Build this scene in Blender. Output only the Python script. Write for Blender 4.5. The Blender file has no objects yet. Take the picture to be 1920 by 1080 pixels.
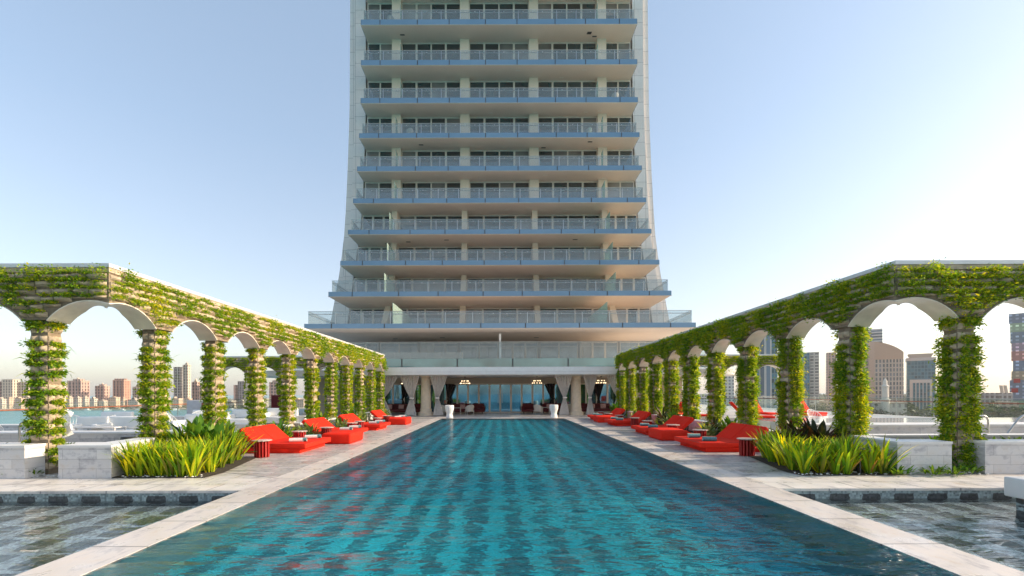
import bpy, bmesh, math, random
import numpy as np
from mathutils import Vector, Matrix
PI = math.pi
R = math.radians
random.seed(7)
rng = np.random.default_rng(11)
scene = bpy.context.scene
col = scene.collection
F = 853.0
CX, CY, CH = 938.0, 737.0, 1.84

def ax(px, D): return (px - CX) * D / F
def az(py, D): return CH + (CY - py) * D / F

# ------------------------------------------------------------------ materials
def new_mat(name):
    m = bpy.data.materials.new(name); m.use_nodes = True
    nt = m.node_tree; b = nt.nodes['Principled BSDF']
    return m, nt, b

def coords(nt, world=True):
    if world:
        return nt.nodes.new('ShaderNodeNewGeometry').outputs['Position']
    return nt.nodes.new('ShaderNodeTexCoord').outputs['Object']

def noise(nt, vec, scale, detail=4, rough=.55):
    n = nt.nodes.new('ShaderNodeTexNoise'); n.inputs['Scale'].default_value = scale
    n.inputs['Detail'].default_value = detail; n.inputs['Roughness'].default_value = rough
    nt.links.new(vec, n.inputs['Vector']); return n.outputs['Fac']

def ramp(nt, fac, stops):
    r = nt.nodes.new('ShaderNodeValToRGB')
    e = r.color_ramp.elements
    while len(e) < len(stops): e.new(.5)
    for i, (p, c) in enumerate(stops):
        e[i].position = p; e[i].color = (*c, 1) if len(c) == 3 else c
    nt.links.new(fac, r.inputs['Fac']); return r.outputs['Color']

def mixc(nt, fac, a, b, mode='MIX'):
    m = nt.nodes.new('ShaderNodeMix'); m.data_type = 'RGBA'; m.blend_type = mode
    if isinstance(fac, (int, float)): m.inputs[0].default_value = fac
    else: nt.links.new(fac, m.inputs[0])
    for s, v in ((6, a), (7, b)):
        if isinstance(v, tuple): m.inputs[s].default_value = (*v, 1)
        else: nt.links.new(v, m.inputs[s])
    return m.outputs[2]

def math_(nt, op, a, b=None, c=None):
    m = nt.nodes.new('ShaderNodeMath'); m.operation = op
    for i, v in enumerate((a, b, c)):
        if v is None: continue
        if isinstance(v, (int, float)): m.inputs[i].default_value = v
        else: nt.links.new(v, m.inputs[i])
    return m.outputs[0]

def sep(nt, vec):
    s = nt.nodes.new('ShaderNodeSeparateXYZ'); nt.links.new(vec, s.inputs[0]); return s.outputs

def bump(nt, b, h, strength=.3, dist=.01):
    n = nt.nodes.new('ShaderNodeBump'); n.inputs['Strength'].default_value = strength
    n.inputs['Distance'].default_value = dist
    nt.links.new(h, n.inputs['Height']); nt.links.new(n.outputs[0], b.inputs['Normal'])

def scaled(nt, vec, s):
    m = nt.nodes.new('ShaderNodeMapping'); m.inputs['Scale'].default_value = s
    nt.links.new(vec, m.inputs['Vector']); return m.outputs[0]

def plain(name, c, rough=.6, metal=0., var=.12, scale=3., bmp=0., world=True, spec=None):
    m, nt, b = new_mat(name)
    v = coords(nt, world)
    f = noise(nt, v, scale, 5)
    lo = tuple(x * (1 - var) for x in c); hi = tuple(min(1, x * (1 + var)) for x in c)
    nt.links.new(ramp(nt, f, [(.3, lo), (.7, hi)]), b.inputs['Base Color'])
    b.inputs['Roughness'].default_value = rough; b.inputs['Metallic'].default_value = metal
    if spec is not None: b.inputs['Specular IOR Level'].default_value = spec
    if bmp:
        bump(nt, b, noise(nt, v, scale * 12, 3), bmp, .01)
    return m

def stone(name, c1, c2, grout, bw, bh, rough=.35, axes='XY', off=.5, mortar=.016, rvar=True, bmp=.2):
    """big slabs / blocks on world axes with per-slab tone and veins"""
    m, nt, b = new_mat(name)
    p = coords(nt)
    s = sep(nt, p)
    comb = nt.nodes.new('ShaderNodeCombineXYZ')
    if axes == 'XY': nt.links.new(s[0], comb.inputs[0]); nt.links.new(s[1], comb.inputs[1])
    elif axes == 'YX': nt.links.new(s[1], comb.inputs[0]); nt.links.new(s[0], comb.inputs[1])
    else:
        nt.links.new(math_(nt, 'ADD', s[0], s[1]), comb.inputs[0]); nt.links.new(s[2], comb.inputs[1])
    br = nt.nodes.new('ShaderNodeTexBrick')
    br.offset = off; br.inputs['Scale'].default_value = 1
    br.inputs['Brick Width'].default_value = bw; br.inputs['Row Height'].default_value = bh
    br.inputs['Mortar Size'].default_value = mortar; br.inputs['Mortar Smooth'].default_value = .2
    br.inputs['Color1'].default_value = (*c1, 1); br.inputs['Color2'].default_value = (*c2, 1)
    br.inputs['Mortar'].default_value = (*grout, 1)
    nt.links.new(comb.outputs[0], br.inputs['Vector'])
    v = noise(nt, scaled(nt, p, (1.6, .7, 2.5)), 1.6, 8, .7)
    if name == 'veined_marble_weir': v = noise(nt, scaled(nt, p, (2.2, .8, 1)), 2.4, 10, .75)
    vein = ramp(nt, v, [(.36, (.66, .66, .69)), (.48, (1, 1, 1)), (.58, (1, .98, .95)), (.70, (.92, .82, .72))] if name != 'tower_panels' else [(.3, (.95, .95, .95)), (.7, (1, 1, 1))])
    nt.links.new(mixc(nt, 1, br.outputs['Color'], vein, 'MULTIPLY'), b.inputs['Base Color'])
    b.inputs['Roughness'].default_value = rough
    if rvar:
        nt.links.new(ramp(nt, noise(nt, p, 2.2, 5), [(.35, (rough * .6,) * 3), (.7, (min(1, rough * 1.5),) * 3)]), b.inputs['Roughness'])
    bump(nt, b, math_(nt, 'SUBTRACT', 1, br.outputs['Fac']), bmp, .006)
    return m

def leaf_mat(name, cols, trans=.35, world_scale=1.2):
    m, nt, b = new_mat(name)
    g = nt.nodes.new('ShaderNodeNewGeometry')
    c1 = ramp(nt, g.outputs['Random Per Island'], [(i / (len(cols) - 1) * .9 + .05, c) for i, c in enumerate(cols)])
    n = noise(nt, g.outputs['Position'], world_scale, 3)
    tint = ramp(nt, n, [(.35, (.7, .85, .7)), (.5, (1, 1, 1)), (.66, (1.45, 1.2, .8))])
    c = mixc(nt, 1, c1, tint, 'MULTIPLY')
    nt.links.new(c, b.inputs['Base Color']); b.inputs['Roughness'].default_value = .55
    b.inputs['Specular IOR Level'].default_value = .3
    t = nt.nodes.new('ShaderNodeBsdfTranslucent')
    nt.links.new(mixc(nt, 1, c, (1.5, 1.3, .5), 'MULTIPLY'), t.inputs['Color'])
    mx = nt.nodes.new('ShaderNodeMixShader'); mx.inputs[0].default_value = trans
    nt.links.new(b.outputs[0], mx.inputs[1]); nt.links.new(t.outputs[0], mx.inputs[2])
    nt.links.new(mx.outputs[0], nt.nodes['Material Output'].inputs['Surface'])
    return m

def glass_sheet(name, tint=(.86, .93, .92), milky=.14, milk=(.6, .68, .72), gloss=.02):
    m = bpy.data.materials.new(name); m.use_nodes = True
    nt = m.node_tree; nt.nodes.remove(nt.nodes['Principled BSDF'])
    out = nt.nodes['Material Output']
    t = nt.nodes.new('ShaderNodeBsdfTransparent'); t.inputs[0].default_value = (*tint, 1)
    d = nt.nodes.new('ShaderNodeBsdfDiffuse'); d.inputs[0].default_value = (*milk, 1)
    g = nt.nodes.new('ShaderNodeBsdfGlossy'); g.inputs['Roughness'].default_value = gloss
    m1 = nt.nodes.new('ShaderNodeMixShader'); m1.inputs[0].default_value = milky
    nt.links.new(t.outputs[0], m1.inputs[1]); nt.links.new(d.outputs[0], m1.inputs[2])
    ge = nt.nodes.new('ShaderNodeNewGeometry'); vm = nt.nodes.new('ShaderNodeVectorMath'); vm.operation = 'DOT_PRODUCT'
    nt.links.new(ge.outputs['Normal'], vm.inputs[0]); nt.links.new(ge.outputs['Incoming'], vm.inputs[1])
    c_ = math_(nt, 'SUBTRACT', 1, math_(nt, 'ABSOLUTE', vm.outputs['Value']))
    fr = math_(nt, 'ADD', .04, math_(nt, 'MULTIPLY', math_(nt, 'POWER', c_, 5), .7))
    m2 = nt.nodes.new('ShaderNodeMixShader')
    nt.links.new(fr, m2.inputs[0]); nt.links.new(m1.outputs[0], m2.inputs[1]); nt.links.new(g.outputs[0], m2.inputs[2])
    nt.links.new(m2.outputs[0], out.inputs['Surface'])
    return m

def window_glass(name, c=(.02, .05, .06), rough=.06, spec=.8, wob=.04, metal=0.):
    m, nt, b = new_mat(name)
    p = coords(nt)
    nt.links.new(ramp(nt, noise(nt, p, .35, 2), [(.3, tuple(x * .6 for x in c)), (.7, tuple(x * 1.6 for x in c))]), b.inputs['Base Color'])
    b.inputs['Roughness'].default_value = rough; b.inputs['Specular IOR Level'].default_value = spec
    b.inputs['IOR'].default_value = 1.9
    bump(nt, b, noise(nt, p, .8, 2), wob, .05)
    b.inputs['Metallic'].default_value = metal
    return m

def facade(name, wall, win, sx, sz, fx=.5, fz=.5, ox=0., oz=0., rough=.8):
    """wall with a regular grid of windows, measured in metres on the object"""
    m, nt, b = new_mat(name)
    s = sep(nt, coords(nt, False))
    u = math_(nt, 'ADD', math_(nt, 'ADD', s[0], s[1]), ox)
    fu = math_(nt, 'FRACT', math_(nt, 'DIVIDE', u, sx)); fv = math_(nt, 'FRACT', math_(nt, 'DIVIDE', math_(nt, 'ADD', s[2], oz), sz))
    mu = math_(nt, 'LESS_THAN', math_(nt, 'ABSOLUTE', math_(nt, 'SUBTRACT', fu, .5)), fx / 2)
    mv = math_(nt, 'LESS_THAN', math_(nt, 'ABSOLUTE', math_(nt, 'SUBTRACT', fv, .5)), fz / 2)
    nz = nt.nodes.new('ShaderNodeNewGeometry')
    nzs = sep(nt, nz.outputs['Normal'])
    side = math_(nt, 'LESS_THAN', math_(nt, 'ABSOLUTE', nzs[2]), .5)
    mask = math_(nt, 'MULTIPLY', math_(nt, 'MULTIPLY', mu, mv), side)
    # per-window tone
    w = nt.nodes.new('ShaderNodeTexWhiteNoise'); w.noise_dimensions = '2D'
    cb = nt.nodes.new('ShaderNodeCombineXYZ')
    nt.links.new(math_(nt, 'FLOOR', math_(nt, 'DIVIDE', u, sx)), cb.inputs[0]); nt.links.new(math_(nt, 'FLOOR', math_(nt, 'DIVIDE', s[2], sz)), cb.inputs[1])
    nt.links.new(cb.outputs[0], w.inputs['Vector'])
    wc = ramp(nt, w.outputs['Value'], [(0, tuple(x * .5 for x in win)), (1, tuple(min(1, x * 1.7) for x in win))])
    wv = ramp(nt, noise(nt, coords(nt, False), .08, 5), [(.3, tuple(x * .85 for x in wall)), (.7, tuple(min(1, x * 1.1) for x in wall))])
    nt.links.new(mixc(nt, mask, wv, wc), b.inputs['Base Color'])
    r = nt.nodes.new('ShaderNodeMapRange'); nt.links.new(mask, r.inputs[0]); r.inputs[3].default_value = rough; r.inputs[4].default_value = .15
    nt.links.new(r.outputs[0], b.inputs['Roughness'])
    return m

def water_mat(name, scale_v, layers, refl=.66, rough=.15):
    m = bpy.data.materials.new(name); m.use_nodes = True
    nt = m.node_tree; nt.nodes.remove(nt.nodes['Principled BSDF'])
    g = nt.nodes.new('ShaderNodeBsdfRefraction'); g.inputs['IOR'].default_value = 1.33; g.inputs['Roughness'].default_value = 0
    gl = nt.nodes.new('ShaderNodeBsdfGlossy'); gl.inputs['Roughness'].default_value = rough
    fr = nt.nodes.new('ShaderNodeFresnel'); fr.inputs['IOR'].default_value = 1.33
    p = coords(nt)
    h = None
    for sc_, amp, stretch in layers:
        n = nt.nodes.new('ShaderNodeTexNoise'); n.inputs['Scale'].default_value = sc_
        n.inputs['Detail'].default_value = 1.6; n.inputs['Distortion'].default_value = .9
        nt.links.new(scaled(nt, p, stretch), n.inputs['Vector'])
        t = math_(nt, 'MULTIPLY', n.outputs['Fac'], amp)
        h = t if h is None else math_(nt, 'ADD', h, t)
    # livelier water towards the right-hand side
    s = sep(nt, p)
    k = nt.nodes.new('ShaderNodeMapRange'); k.inputs[1].default_value = -1.0; k.inputs[2].default_value = 3.8
    k.inputs[3].default_value = scale_v[0]; k.inputs[4].default_value = scale_v[1]
    nt.links.new(s[0], k.inputs[0])
    h = math_(nt, 'MULTIPLY', h, k.outputs[0])
    cp_ = nt.nodes.new('ShaderNodeMapRange'); nt.links.new(noise(nt, scaled(nt, p, (.5, 1, 1)), .42, 2), cp_.inputs[0])
    cp_.inputs[1].default_value = .35; cp_.inputs[2].default_value = .65; cp_.inputs[3].default_value = .45; cp_.inputs[4].default_value = 1.45
    h = math_(nt, 'MULTIPLY', h, cp_.outputs[0])
    bn = nt.nodes.new('ShaderNodeBump'); bn.inputs['Strength'].default_value = 1; bn.inputs['Distance'].default_value = 1
    nt.links.new(h, bn.inputs['Height']); 
    for q in (g, gl, fr): nt.links.new(bn.outputs[0], q.inputs['Normal'])
    mx = nt.nodes.new('ShaderNodeMixShader'); nt.links.new(math_(nt, 'MULTIPLY', fr.outputs[0], refl), mx.inputs[0])
    nt.links.new(g.outputs[0], mx.inputs[1]); nt.links.new(gl.outputs[0], mx.inputs[2])
    nt.links.new(mx.outputs[0], nt.nodes['Material Output'].inputs['Surface'])
    return m

def pool_tiles(name, light, dark, px, py, half=.3, ox=0., dots=False, wall=False):
    m, nt, b = new_mat(name)
    p = coords(nt); s = sep(nt, p)
    wn = noise(nt, p, 1.6, 3)
    x = math_(nt, 'ADD', s[0], math_(nt, 'MULTIPLY', wn, .12))
    fx = math_(nt, 'ABSOLUTE', math_(nt, 'SUBTRACT', math_(nt, 'FRACT', math_(nt, 'DIVIDE', math_(nt, 'ADD', x, ox), px)), .5))
    yv = s[2] if wall else s[1]
    fy = math_(nt, 'FRACT', math_(nt, 'DIVIDE', yv, py))
    tap = math_(nt, 'SUBTRACT', half, math_(nt, 'MULTIPLY', math_(nt, 'POWER', math_(nt, 'ABSOLUTE', math_(nt, 'SUBTRACT', fy, .5)), 2), half * 1.6))
    mask = math_(nt, 'LESS_THAN', fx, tap)
    gap = math_(nt, 'GREATER_THAN', math_(nt, 'FRACT', math_(nt, 'DIVIDE', math_(nt, 'ADD', yv, .1), py)), .14)
    mask = math_(nt, 'MULTIPLY', mask, gap)
    vo = nt.nodes.new('ShaderNodeTexVoronoi'); vo.inputs['Scale'].default_value = 28; vo.distance = 'CHEBYCHEV'; vo.inputs['Randomness'].default_value = .25
    nt.links.new(p, vo.inputs['Vector'])
    tone = ramp(nt, sep(nt, vo.outputs['Color'])[0], [(0, (.5, .5, .5)), (1, (1.35, 1.35, 1.35))])
    base = mixc(nt, mask, light, dark)
    big = ramp(nt, noise(nt, p, .5, 3), [(.3, (.85, .9, .9)), (.7, (1.1, 1.08, 1.05))])
    nt.links.new(mixc(nt, 1, mixc(nt, 1, base, tone, 'MULTIPLY'), big, 'MULTIPLY'), b.inputs['Base Color'])
    b.inputs['Roughness'].default_value = .4
    return m

M = {}
M['marble'] = stone('white_marble_paving', (.70, .65, .60), (.76, .72, .67), (.36, .34, .32), 1.25, .62, .4)
M['weir'] = stone('veined_marble_weir', (.60, .54, .49), (.70, .64, .59), (.30, .27, .25), 40, 1.1, .38, axes='XY')
M['deck'] = stone('grey_patterned_paving', (.36, .34, .32), (.60, .56, .53), (.27, .25, .24), .62, .155, .42)
M['deck2'] = stone('terrace_paving', (.50, .47, .44), (.58, .55, .52), (.34, .32, .30), .9, .45, .5)
M['block'] = stone('white_stone_blocks', (.55, .54, .54), (.66, .65, .64), (.40, .39, .39), .74, .21, .45, axes='WALL', mortar=.006)
M['cap'] = plain('white_stone_cap', (.70, .69, .67), .45, var=.05)
M['white'] = plain('white_paint', (.82, .82, .80), .4, var=.04)
M['liner'] = plain('cream_arch_metal', (.80, .73, .62), .34, var=.14, scale=2.2)
M['linerrim'] = plain('grey_coping_metal', (.60, .60, .60), .35, metal=.2, var=.06)
M['felt'] = plain('planting_felt', (.46, .37, .26), .95, var=.32, scale=6, bmp=.6)
M['backing'] = plain('shaded_backing_felt', (.24, .19, .13), .95, var=.3, scale=5)  # backing felt darkened to put the shade between pockets into its colour
M['soil'] = plain('dark_soil', (.05, .037, .025), .95, var=.3, scale=10, bmp=.6)
M['red_l'] = plain('red_orange_upholstery', (.76, .023, .007), .75, var=.04, scale=8, bmp=.08, spec=.2)
M['red_d'] = plain('red_lacquer', (.36, .010, .008), .4, var=.1, scale=4)
M['tabletop'] = plain('terrazzo_top', (.50, .40, .36), .4, var=.3, scale=40)
M['towel_w'] = plain('white_towelling', (.72, .69, .64), .95, var=.15, scale=50, bmp=.5)
M['towel_t'] = plain('teal_towelling', (.10, .26, .28), .95, var=.5, scale=30, bmp=.5)
M['towel_p'] = plain('peach_towelling', (.66, .44, .30), .95, var=.3, scale=40, bmp=.5)
M['steel'] = plain('brushed_steel', (.55, .55, .54), .28, metal=.9, var=.05)
M['dark'] = plain('dark_metal', (.03, .03, .032), .45, var=.2)
M['rail'] = plain('teak_handrail', (.30, .10, .045), .45, var=.25, scale=6)
M['glass'] = glass_sheet('clear_glass', (.90, .95, .94), .03)
M['bglass'] = glass_sheet('balustrade_glass', (.84, .88, .89), .13, (.62, .66, .68))  # pale diffuse share paints in the haze reflected by the panes
M['gglass'] = glass_sheet('green_screen_glass', (.66, .82, .76), .38, (.62, .78, .72))
M['fascia'] = None
M['soffit'] = plain('balcony_soffit', (.78, .64, .54), .8, var=.05, scale=.3)
M['towerw'] = stone('tower_panels', (.76, .68, .63), (.80, .73, .68), (.36, .32, .30), 1.25, 1.55, .45, axes='WALL', off=.0, mortar=.02)
M['pier'] = plain('cream_pier', (.86, .71, .57), .7, var=.05, scale=.5)
M['mull'] = plain('cream_mullion', (.80, .70, .61), .5, var=.05)
M['wing'] = window_glass('tower_window_glass', (.018, .040, .046), .05, .6)
M['winc'] = window_glass('curtained_window_glass', (.20, .19, .18), .12, .5)
M['door_glass'] = window_glass('door_glass', (.13, .29, .40), .04, .7, .01, .85)
M['drape'] = plain('linen_drape', (.86, .82, .79), .9, var=.12, scale=7)
M['drape_d'] = plain('dark_drape', (.045, .030, .028), .9, var=.2, scale=7)
M['column'] = plain('cream_stone_column', (.76, .64, .50), .6, var=.10, scale=4, bmp=.1)
M['maroon'] = plain('maroon_upholstery', (.11, .008, .012), .8, var=.2, scale=8)
M['wicker'] = plain('pale_wicker', (.60, .56, .50), .8, var=.2, scale=30, bmp=.4)
M['canvas'] = plain('beige_canvas', (.66, .54, .42), .9, var=.1, scale=5)
M['beige'] = plain('beige_plaster', (.55, .46, .37), .8, var=.05, scale=.6)
M['fern'] = leaf_mat('fern_leaf', [(.07, .18, .014), (.17, .33, .016), (.30, .43, .016), (.52, .53, .02)], .46, .9)
M['fern_far'] = leaf_mat('wall_plant_leaf', [(.04, .10, .010), (.09, .19, .012), (.16, .26, .014), (.28, .33, .016)])
M['strap'] = leaf_mat('strap_leaf', [(.30, .20, .05), (.10, .28, .014), (.24, .44, .016), (.52, .60, .018), (.82, .74, .03)], .5, 2.)
M['broad'] = leaf_mat('broad_leaf', [(.035, .12, .014), (.09, .21, .016), (.20, .30, .02)], .3, 2.)
M['varieg'] = leaf_mat('variegated_leaf', [(.07, .15, .04), (.22, .30, .10), (.50, .52, .26)], .3, 2.)
M['darkleaf'] = leaf_mat('purple_dark_leaf', [(.020, .030, .012), (.05, .05, .02), (.11, .035, .018)], .2, 2.)
M['yellow'] = leaf_mat('yellow_flower', [(.55, .42, .01), (.75, .55, .02), (.20, .26, .02)], .3, 2.)
M['tree'] = leaf_mat('town_tree_leaf', [(.03, .055, .02), (.05, .085, .03), (.085, .12, .045)], .15, .05)
M['bark'] = plain('bark', (.12, .08, .05), .9, var=.3, scale=4)
M['lamp'], _nt, _b = new_mat('warm_lamp'); _b.inputs['Emission Color'].default_value = (1, .72, .42, 1); _b.inputs['Emission Strength'].default_value = 2.2
_b.inputs['Base Color'].default_value = (.9, .8, .6, 1)
# glass fascia; the blue of the reflected sky is put into its colour
m, nt, b = new_mat('sky_tinted_fascia'); M['fascia'] = m
nt.links.new(ramp(nt, noise(nt, coords(nt), .12, 3), [(.3, (.14, .25, .37)), (.7, (.19, .31, .44))]), b.inputs['Base Color'])
b.inputs['Roughness'].default_value = .12; b.inputs['Specular IOR Level'].default_value = .6
M['fascia_g'] = window_glass('green_glass_parapet', (.07, .16, .16), .05, .8)
M['sea'] = None
def fabric(m):
    nt = m.node_tree; b = nt.nodes['Principled BSDF']; p = coords(nt)
    h = math_(nt, 'ADD', math_(nt, 'MULTIPLY', noise(nt, scaled(nt, p, (1, 2.2, 1)), 3.5, 5, .6), 1.0), math_(nt, 'MULTIPLY', noise(nt, p, 160, 2), .03))
    bump(nt, b, h, .7, .035)
fabric(M['red_l'])
m, nt, b = new_mat('sea_water'); M['sea'] = m
nt.links.new(ramp(nt, noise(nt, scaled(nt, coords(nt), (.2, 1, 1)), .012, 5), [(.3, (.05, .24, .27)), (.7, (.08, .32, .34))]), b.inputs['Base Color'])
b.inputs['Roughness'].default_value = .35
bump(nt, b, noise(nt, coords(nt), .35, 5), .12, .2)
M['water'] = water_mat('pool_water', (1.5, 3.4), [(1.0, .11, (.6, 1.7, 1)), (2.6, .066, (.6, 1.6, 1)), (8, .014, (.6, 1.5, 1))])
M['water2'] = water_mat('side_pool_water', (.6, 1.0), [(1.3, .034, (.5, 1.6, 1)), (4.5, .014, (.6, 1.5, 1))], .95, .02)
M['pool_floor'] = pool_tiles('main_pool_mosaic', (.026, .68, .80), (.014, .24, .31), .60, .62, .27)
M['side_floor'] = pool_tiles('side_pool_mosaic', (.80, .90, .86), (.26, .29, .25), .62, .62, .30)
M['pool_wall'] = plain('pool_wall_mosaic', (.18, .42, .46), .4, var=.3, scale=12)
M['band'] = pool_tiles('waterline_mosaic', (.30, .36, .37), (.07, .075, .08), .62, .42, .30, wall=True)

# ------------------------------------------------------------------ mesh builder
class MB:
    def __init__(s): s.v = []; s.f = []; s.mi = []; s.m = 0
    def add(s, vs, fs):
        o = len(s.v); s.v.extend([tuple(p) for p in vs]); s.f.extend([tuple(i + o for i in q) for q in fs]); s.mi.extend([s.m] * len(fs)); return s
    def box(s, x0, x1, y0, y1, z0, z1):
        return s.add([(x0,y0,z0),(x1,y0,z0),(x1,y1,z0),(x0,y1,z0),(x0,y0,z1),(x1,y0,z1),(x1,y1,z1),(x0,y1,z1)],
              [(0,3,2,1),(4,5,6,7),(0,1,5,4),(1,2,6,5),(2,3,7,6),(3,0,4,7)])
    def prism(s, poly, a0, a1, axis='y'):
        """poly: list of (p,q); axis y -> (p,a,q); axis z -> (p,q,a); axis x -> (a,p,q)"""
        n = len(poly)
        def P(p, q, a): return (p, a, q) if axis == 'y' else ((p, q, a) if axis == 'z' else (a, p, q))
        vs = [P(p, q, a0) for p, q in poly] + [P(p, q, a1) for p, q in poly]
        fs = [tuple(range(n)), tuple(range(2*n-1, n-1, -1))] + [(i, n+i, n+(i+1)%n, (i+1)%n) for i in range(n)]
        return s.add(vs, fs)
    def cyl(s, p0, p1, r0, r1=None, n=10, cap=True):
        r1 = r0 if r1 is None else r1
        p0, p1 = Vector(p0), Vector(p1); d = (p1 - p0).normalized()
        a = d.orthogonal().normalized(); b_ = d.cross(a)
        vs = []
        for p, r in ((p0, r0), (p1, r1)):
            for i in range(n):
                t = 2*PI*i/n; vs.append(p + (a*math.cos(t) + b_*math.sin(t))*r)
        fs = [(i, (i+1)%n, n+(i+1)%n, n+i) for i in range(n)]
        if cap: fs += [tuple(range(n-1, -1, -1)), tuple(range(n, 2*n))]
        return s.add(vs, fs)
    def tube(s, pts, r, n=8):
        for a, b_ in zip(pts[:-1], pts[1:]): s.cyl(a, b_, r, r, n)
        return s
    def lathe(s, prof, n=24, c=(0,0,0), wob=None):
        vs = []
        for r, z in prof:
            for i in range(n):
                t = 2*PI*i/n; rr = r*(1 + (wob(t, z) if wob else 0)); vs.append((c[0]+rr*math.cos(t), c[1]+rr*math.sin(t), c[2]+z))
        fs = []
        for k in range(len(prof)-1):
            for i in range(n): fs.append((k*n+i, k*n+(i+1)%n, (k+1)*n+(i+1)%n, (k+1)*n+i))
        fs.append(tuple(range(n-1,-1,-1))); fs.append(tuple((len(prof)-1)*n+i for i in range(n)))
        return s.add(vs, fs)
    def rbox(s, x0, x1, y0, y1, z0, z1, r=.03, seg=3, mat=None):
        bm = bmesh.new(); bmesh.ops.create_cube(bm, size=1)
        for v in bm.verts:
            v.co = Vector(((x0+x1)/2 + v.co.x*(x1-x0), (y0+y1)/2 + v.co.y*(y1-y0), (z0+z1)/2 + v.co.z*(z1-z0)))
        bmesh.ops.bevel(bm, geom=bm.edges[:], offset=r, segments=seg, profile=.5, affect='EDGES')
        if mat is not None: bmesh.ops.transform(bm, matrix=mat, verts=bm.verts)
        bm.verts.index_update()
        s.add([v.co.copy() for v in bm.verts], [tuple(v.index for v in f.verts) for f in bm.faces]); bm.free(); return s
    def build(s, name, mat, parent=None, loc=(0,0,0), rz=0, smooth=True, ang=35):
        me = bpy.data.meshes.new(name)
        me.from_pydata(s.v, [], s.f); me.update()
        for mm in (mat if isinstance(mat, (list, tuple)) else [mat]): me.materials.append(mm)
        if any(s.mi): me.polygons.foreach_set('material_index', s.mi)
        if smooth:
            me.polygons.foreach_set('use_smooth', [True]*len(me.polygons)); me.set_sharp_from_angle(angle=R(ang))
        o = bpy.data.objects.new(name, me); col.objects.link(o)
        o.location = loc; o.rotation_euler = (0, 0, rz)
        if parent: o.parent = parent
        return o

def np_mesh(name, V, Q, mat, parent=None, smooth=False):
    me = bpy.data.meshes.new(name)
    V = np.asarray(V, dtype=np.float32).reshape(-1, 3); Q = np.asarray(Q, dtype=np.int32)
    k = Q.shape[1]
    me.vertices.add(len(V)); me.vertices.foreach_set('co', V.ravel())
    me.loops.add(Q.size); me.loops.foreach_set('vertex_index', Q.ravel())
    me.polygons.add(len(Q)); me.polygons.foreach_set('loop_start', np.arange(0, Q.size, k, dtype=np.int32))
    me.update(calc_edges=True); me.materials.append(mat)
    if smooth: me.polygons.foreach_set('use_smooth', [True]*len(Q))
    o = bpy.data.objects.new(name, me); col.objects.link(o)
    if parent: o.parent = parent
    return o

def empty(name, loc=(0,0,0), rz=0):
    o = bpy.data.objects.new(name, None); col.objects.link(o); o.location = loc; o.rotation_euler = (0,0,rz)
    o.empty_display_size = .2
    return o
def tag(o, label=None, cat=None, group=None, kind=None):
    if label: o['label'] = label
    if cat: o['category'] = cat
    if group: o['group'] = group
    if kind: o['kind'] = kind
    return o
def copy_tree(o, parent=None):
    c = o.copy(); col.objects.link(c); c.parent = parent
    for ch in list(o.children): copy_tree(ch, c)
    return c
ORD = ['first','second','third','fourth','fifth','sixth','seventh','eighth','ninth','tenth','eleventh','twelfth','thirteenth','fourteenth','fifteenth','sixteenth','seventeenth','eighteenth','nineteenth','twentieth']

# ------------------------------------------------------------------ leaves
def leaf_cloud(C, Nn, n_each, sx, sz, size, out=.10, upb=.25, wid=.42, droop=.3):
    """C (N,3) tuft centres, Nn (N,3) outward normals -> diamond leaves"""
    C = np.repeat(np.asarray(C, float), n_each, 0); Nn = np.repeat(np.asarray(Nn, float), n_each, 0)
    n = len(C); T = np.cross(Nn, [0,0,1.]); U = np.array([0,0,1.])
    P = C + T*(rng.normal(0, sx*.5, (n,1))) + U*(rng.normal(0, sz*.5, (n,1))) + Nn*(np.abs(rng.normal(0, out*.55, (n,1))))
    d = Nn*rng.uniform(.2, 1, (n,1)) + T*rng.normal(0, .7, (n,1)) + U*rng.normal(upb, .55, (n,1))
    d /= np.linalg.norm(d, axis=1, keepdims=True)
    L = size*rng.uniform(.5, 1.5, (n,1))
    s = np.cross(d, rng.normal(0, 1, (n,3))); s /= np.linalg.norm(s, axis=1, keepdims=True) + 1e-9
    mid = P + d*L*.5
    tip = P + d*L - U*L*droop*rng.uniform(.2, 1, (n,1))
    V = np.stack([P, mid + s*L*wid*.5, tip, mid - s*L*wid*.5], 1).reshape(-1, 3)
    Q = np.arange(n*4).reshape(-1, 4)
    return V, Q
def join_clouds(lst):
    Vs, Qs, o = [], [], 0
    for V, Q in lst:
        Vs.append(V); Qs.append(Q + o); o += len(V)
    return np.concatenate(Vs), np.concatenate(Qs)

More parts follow.
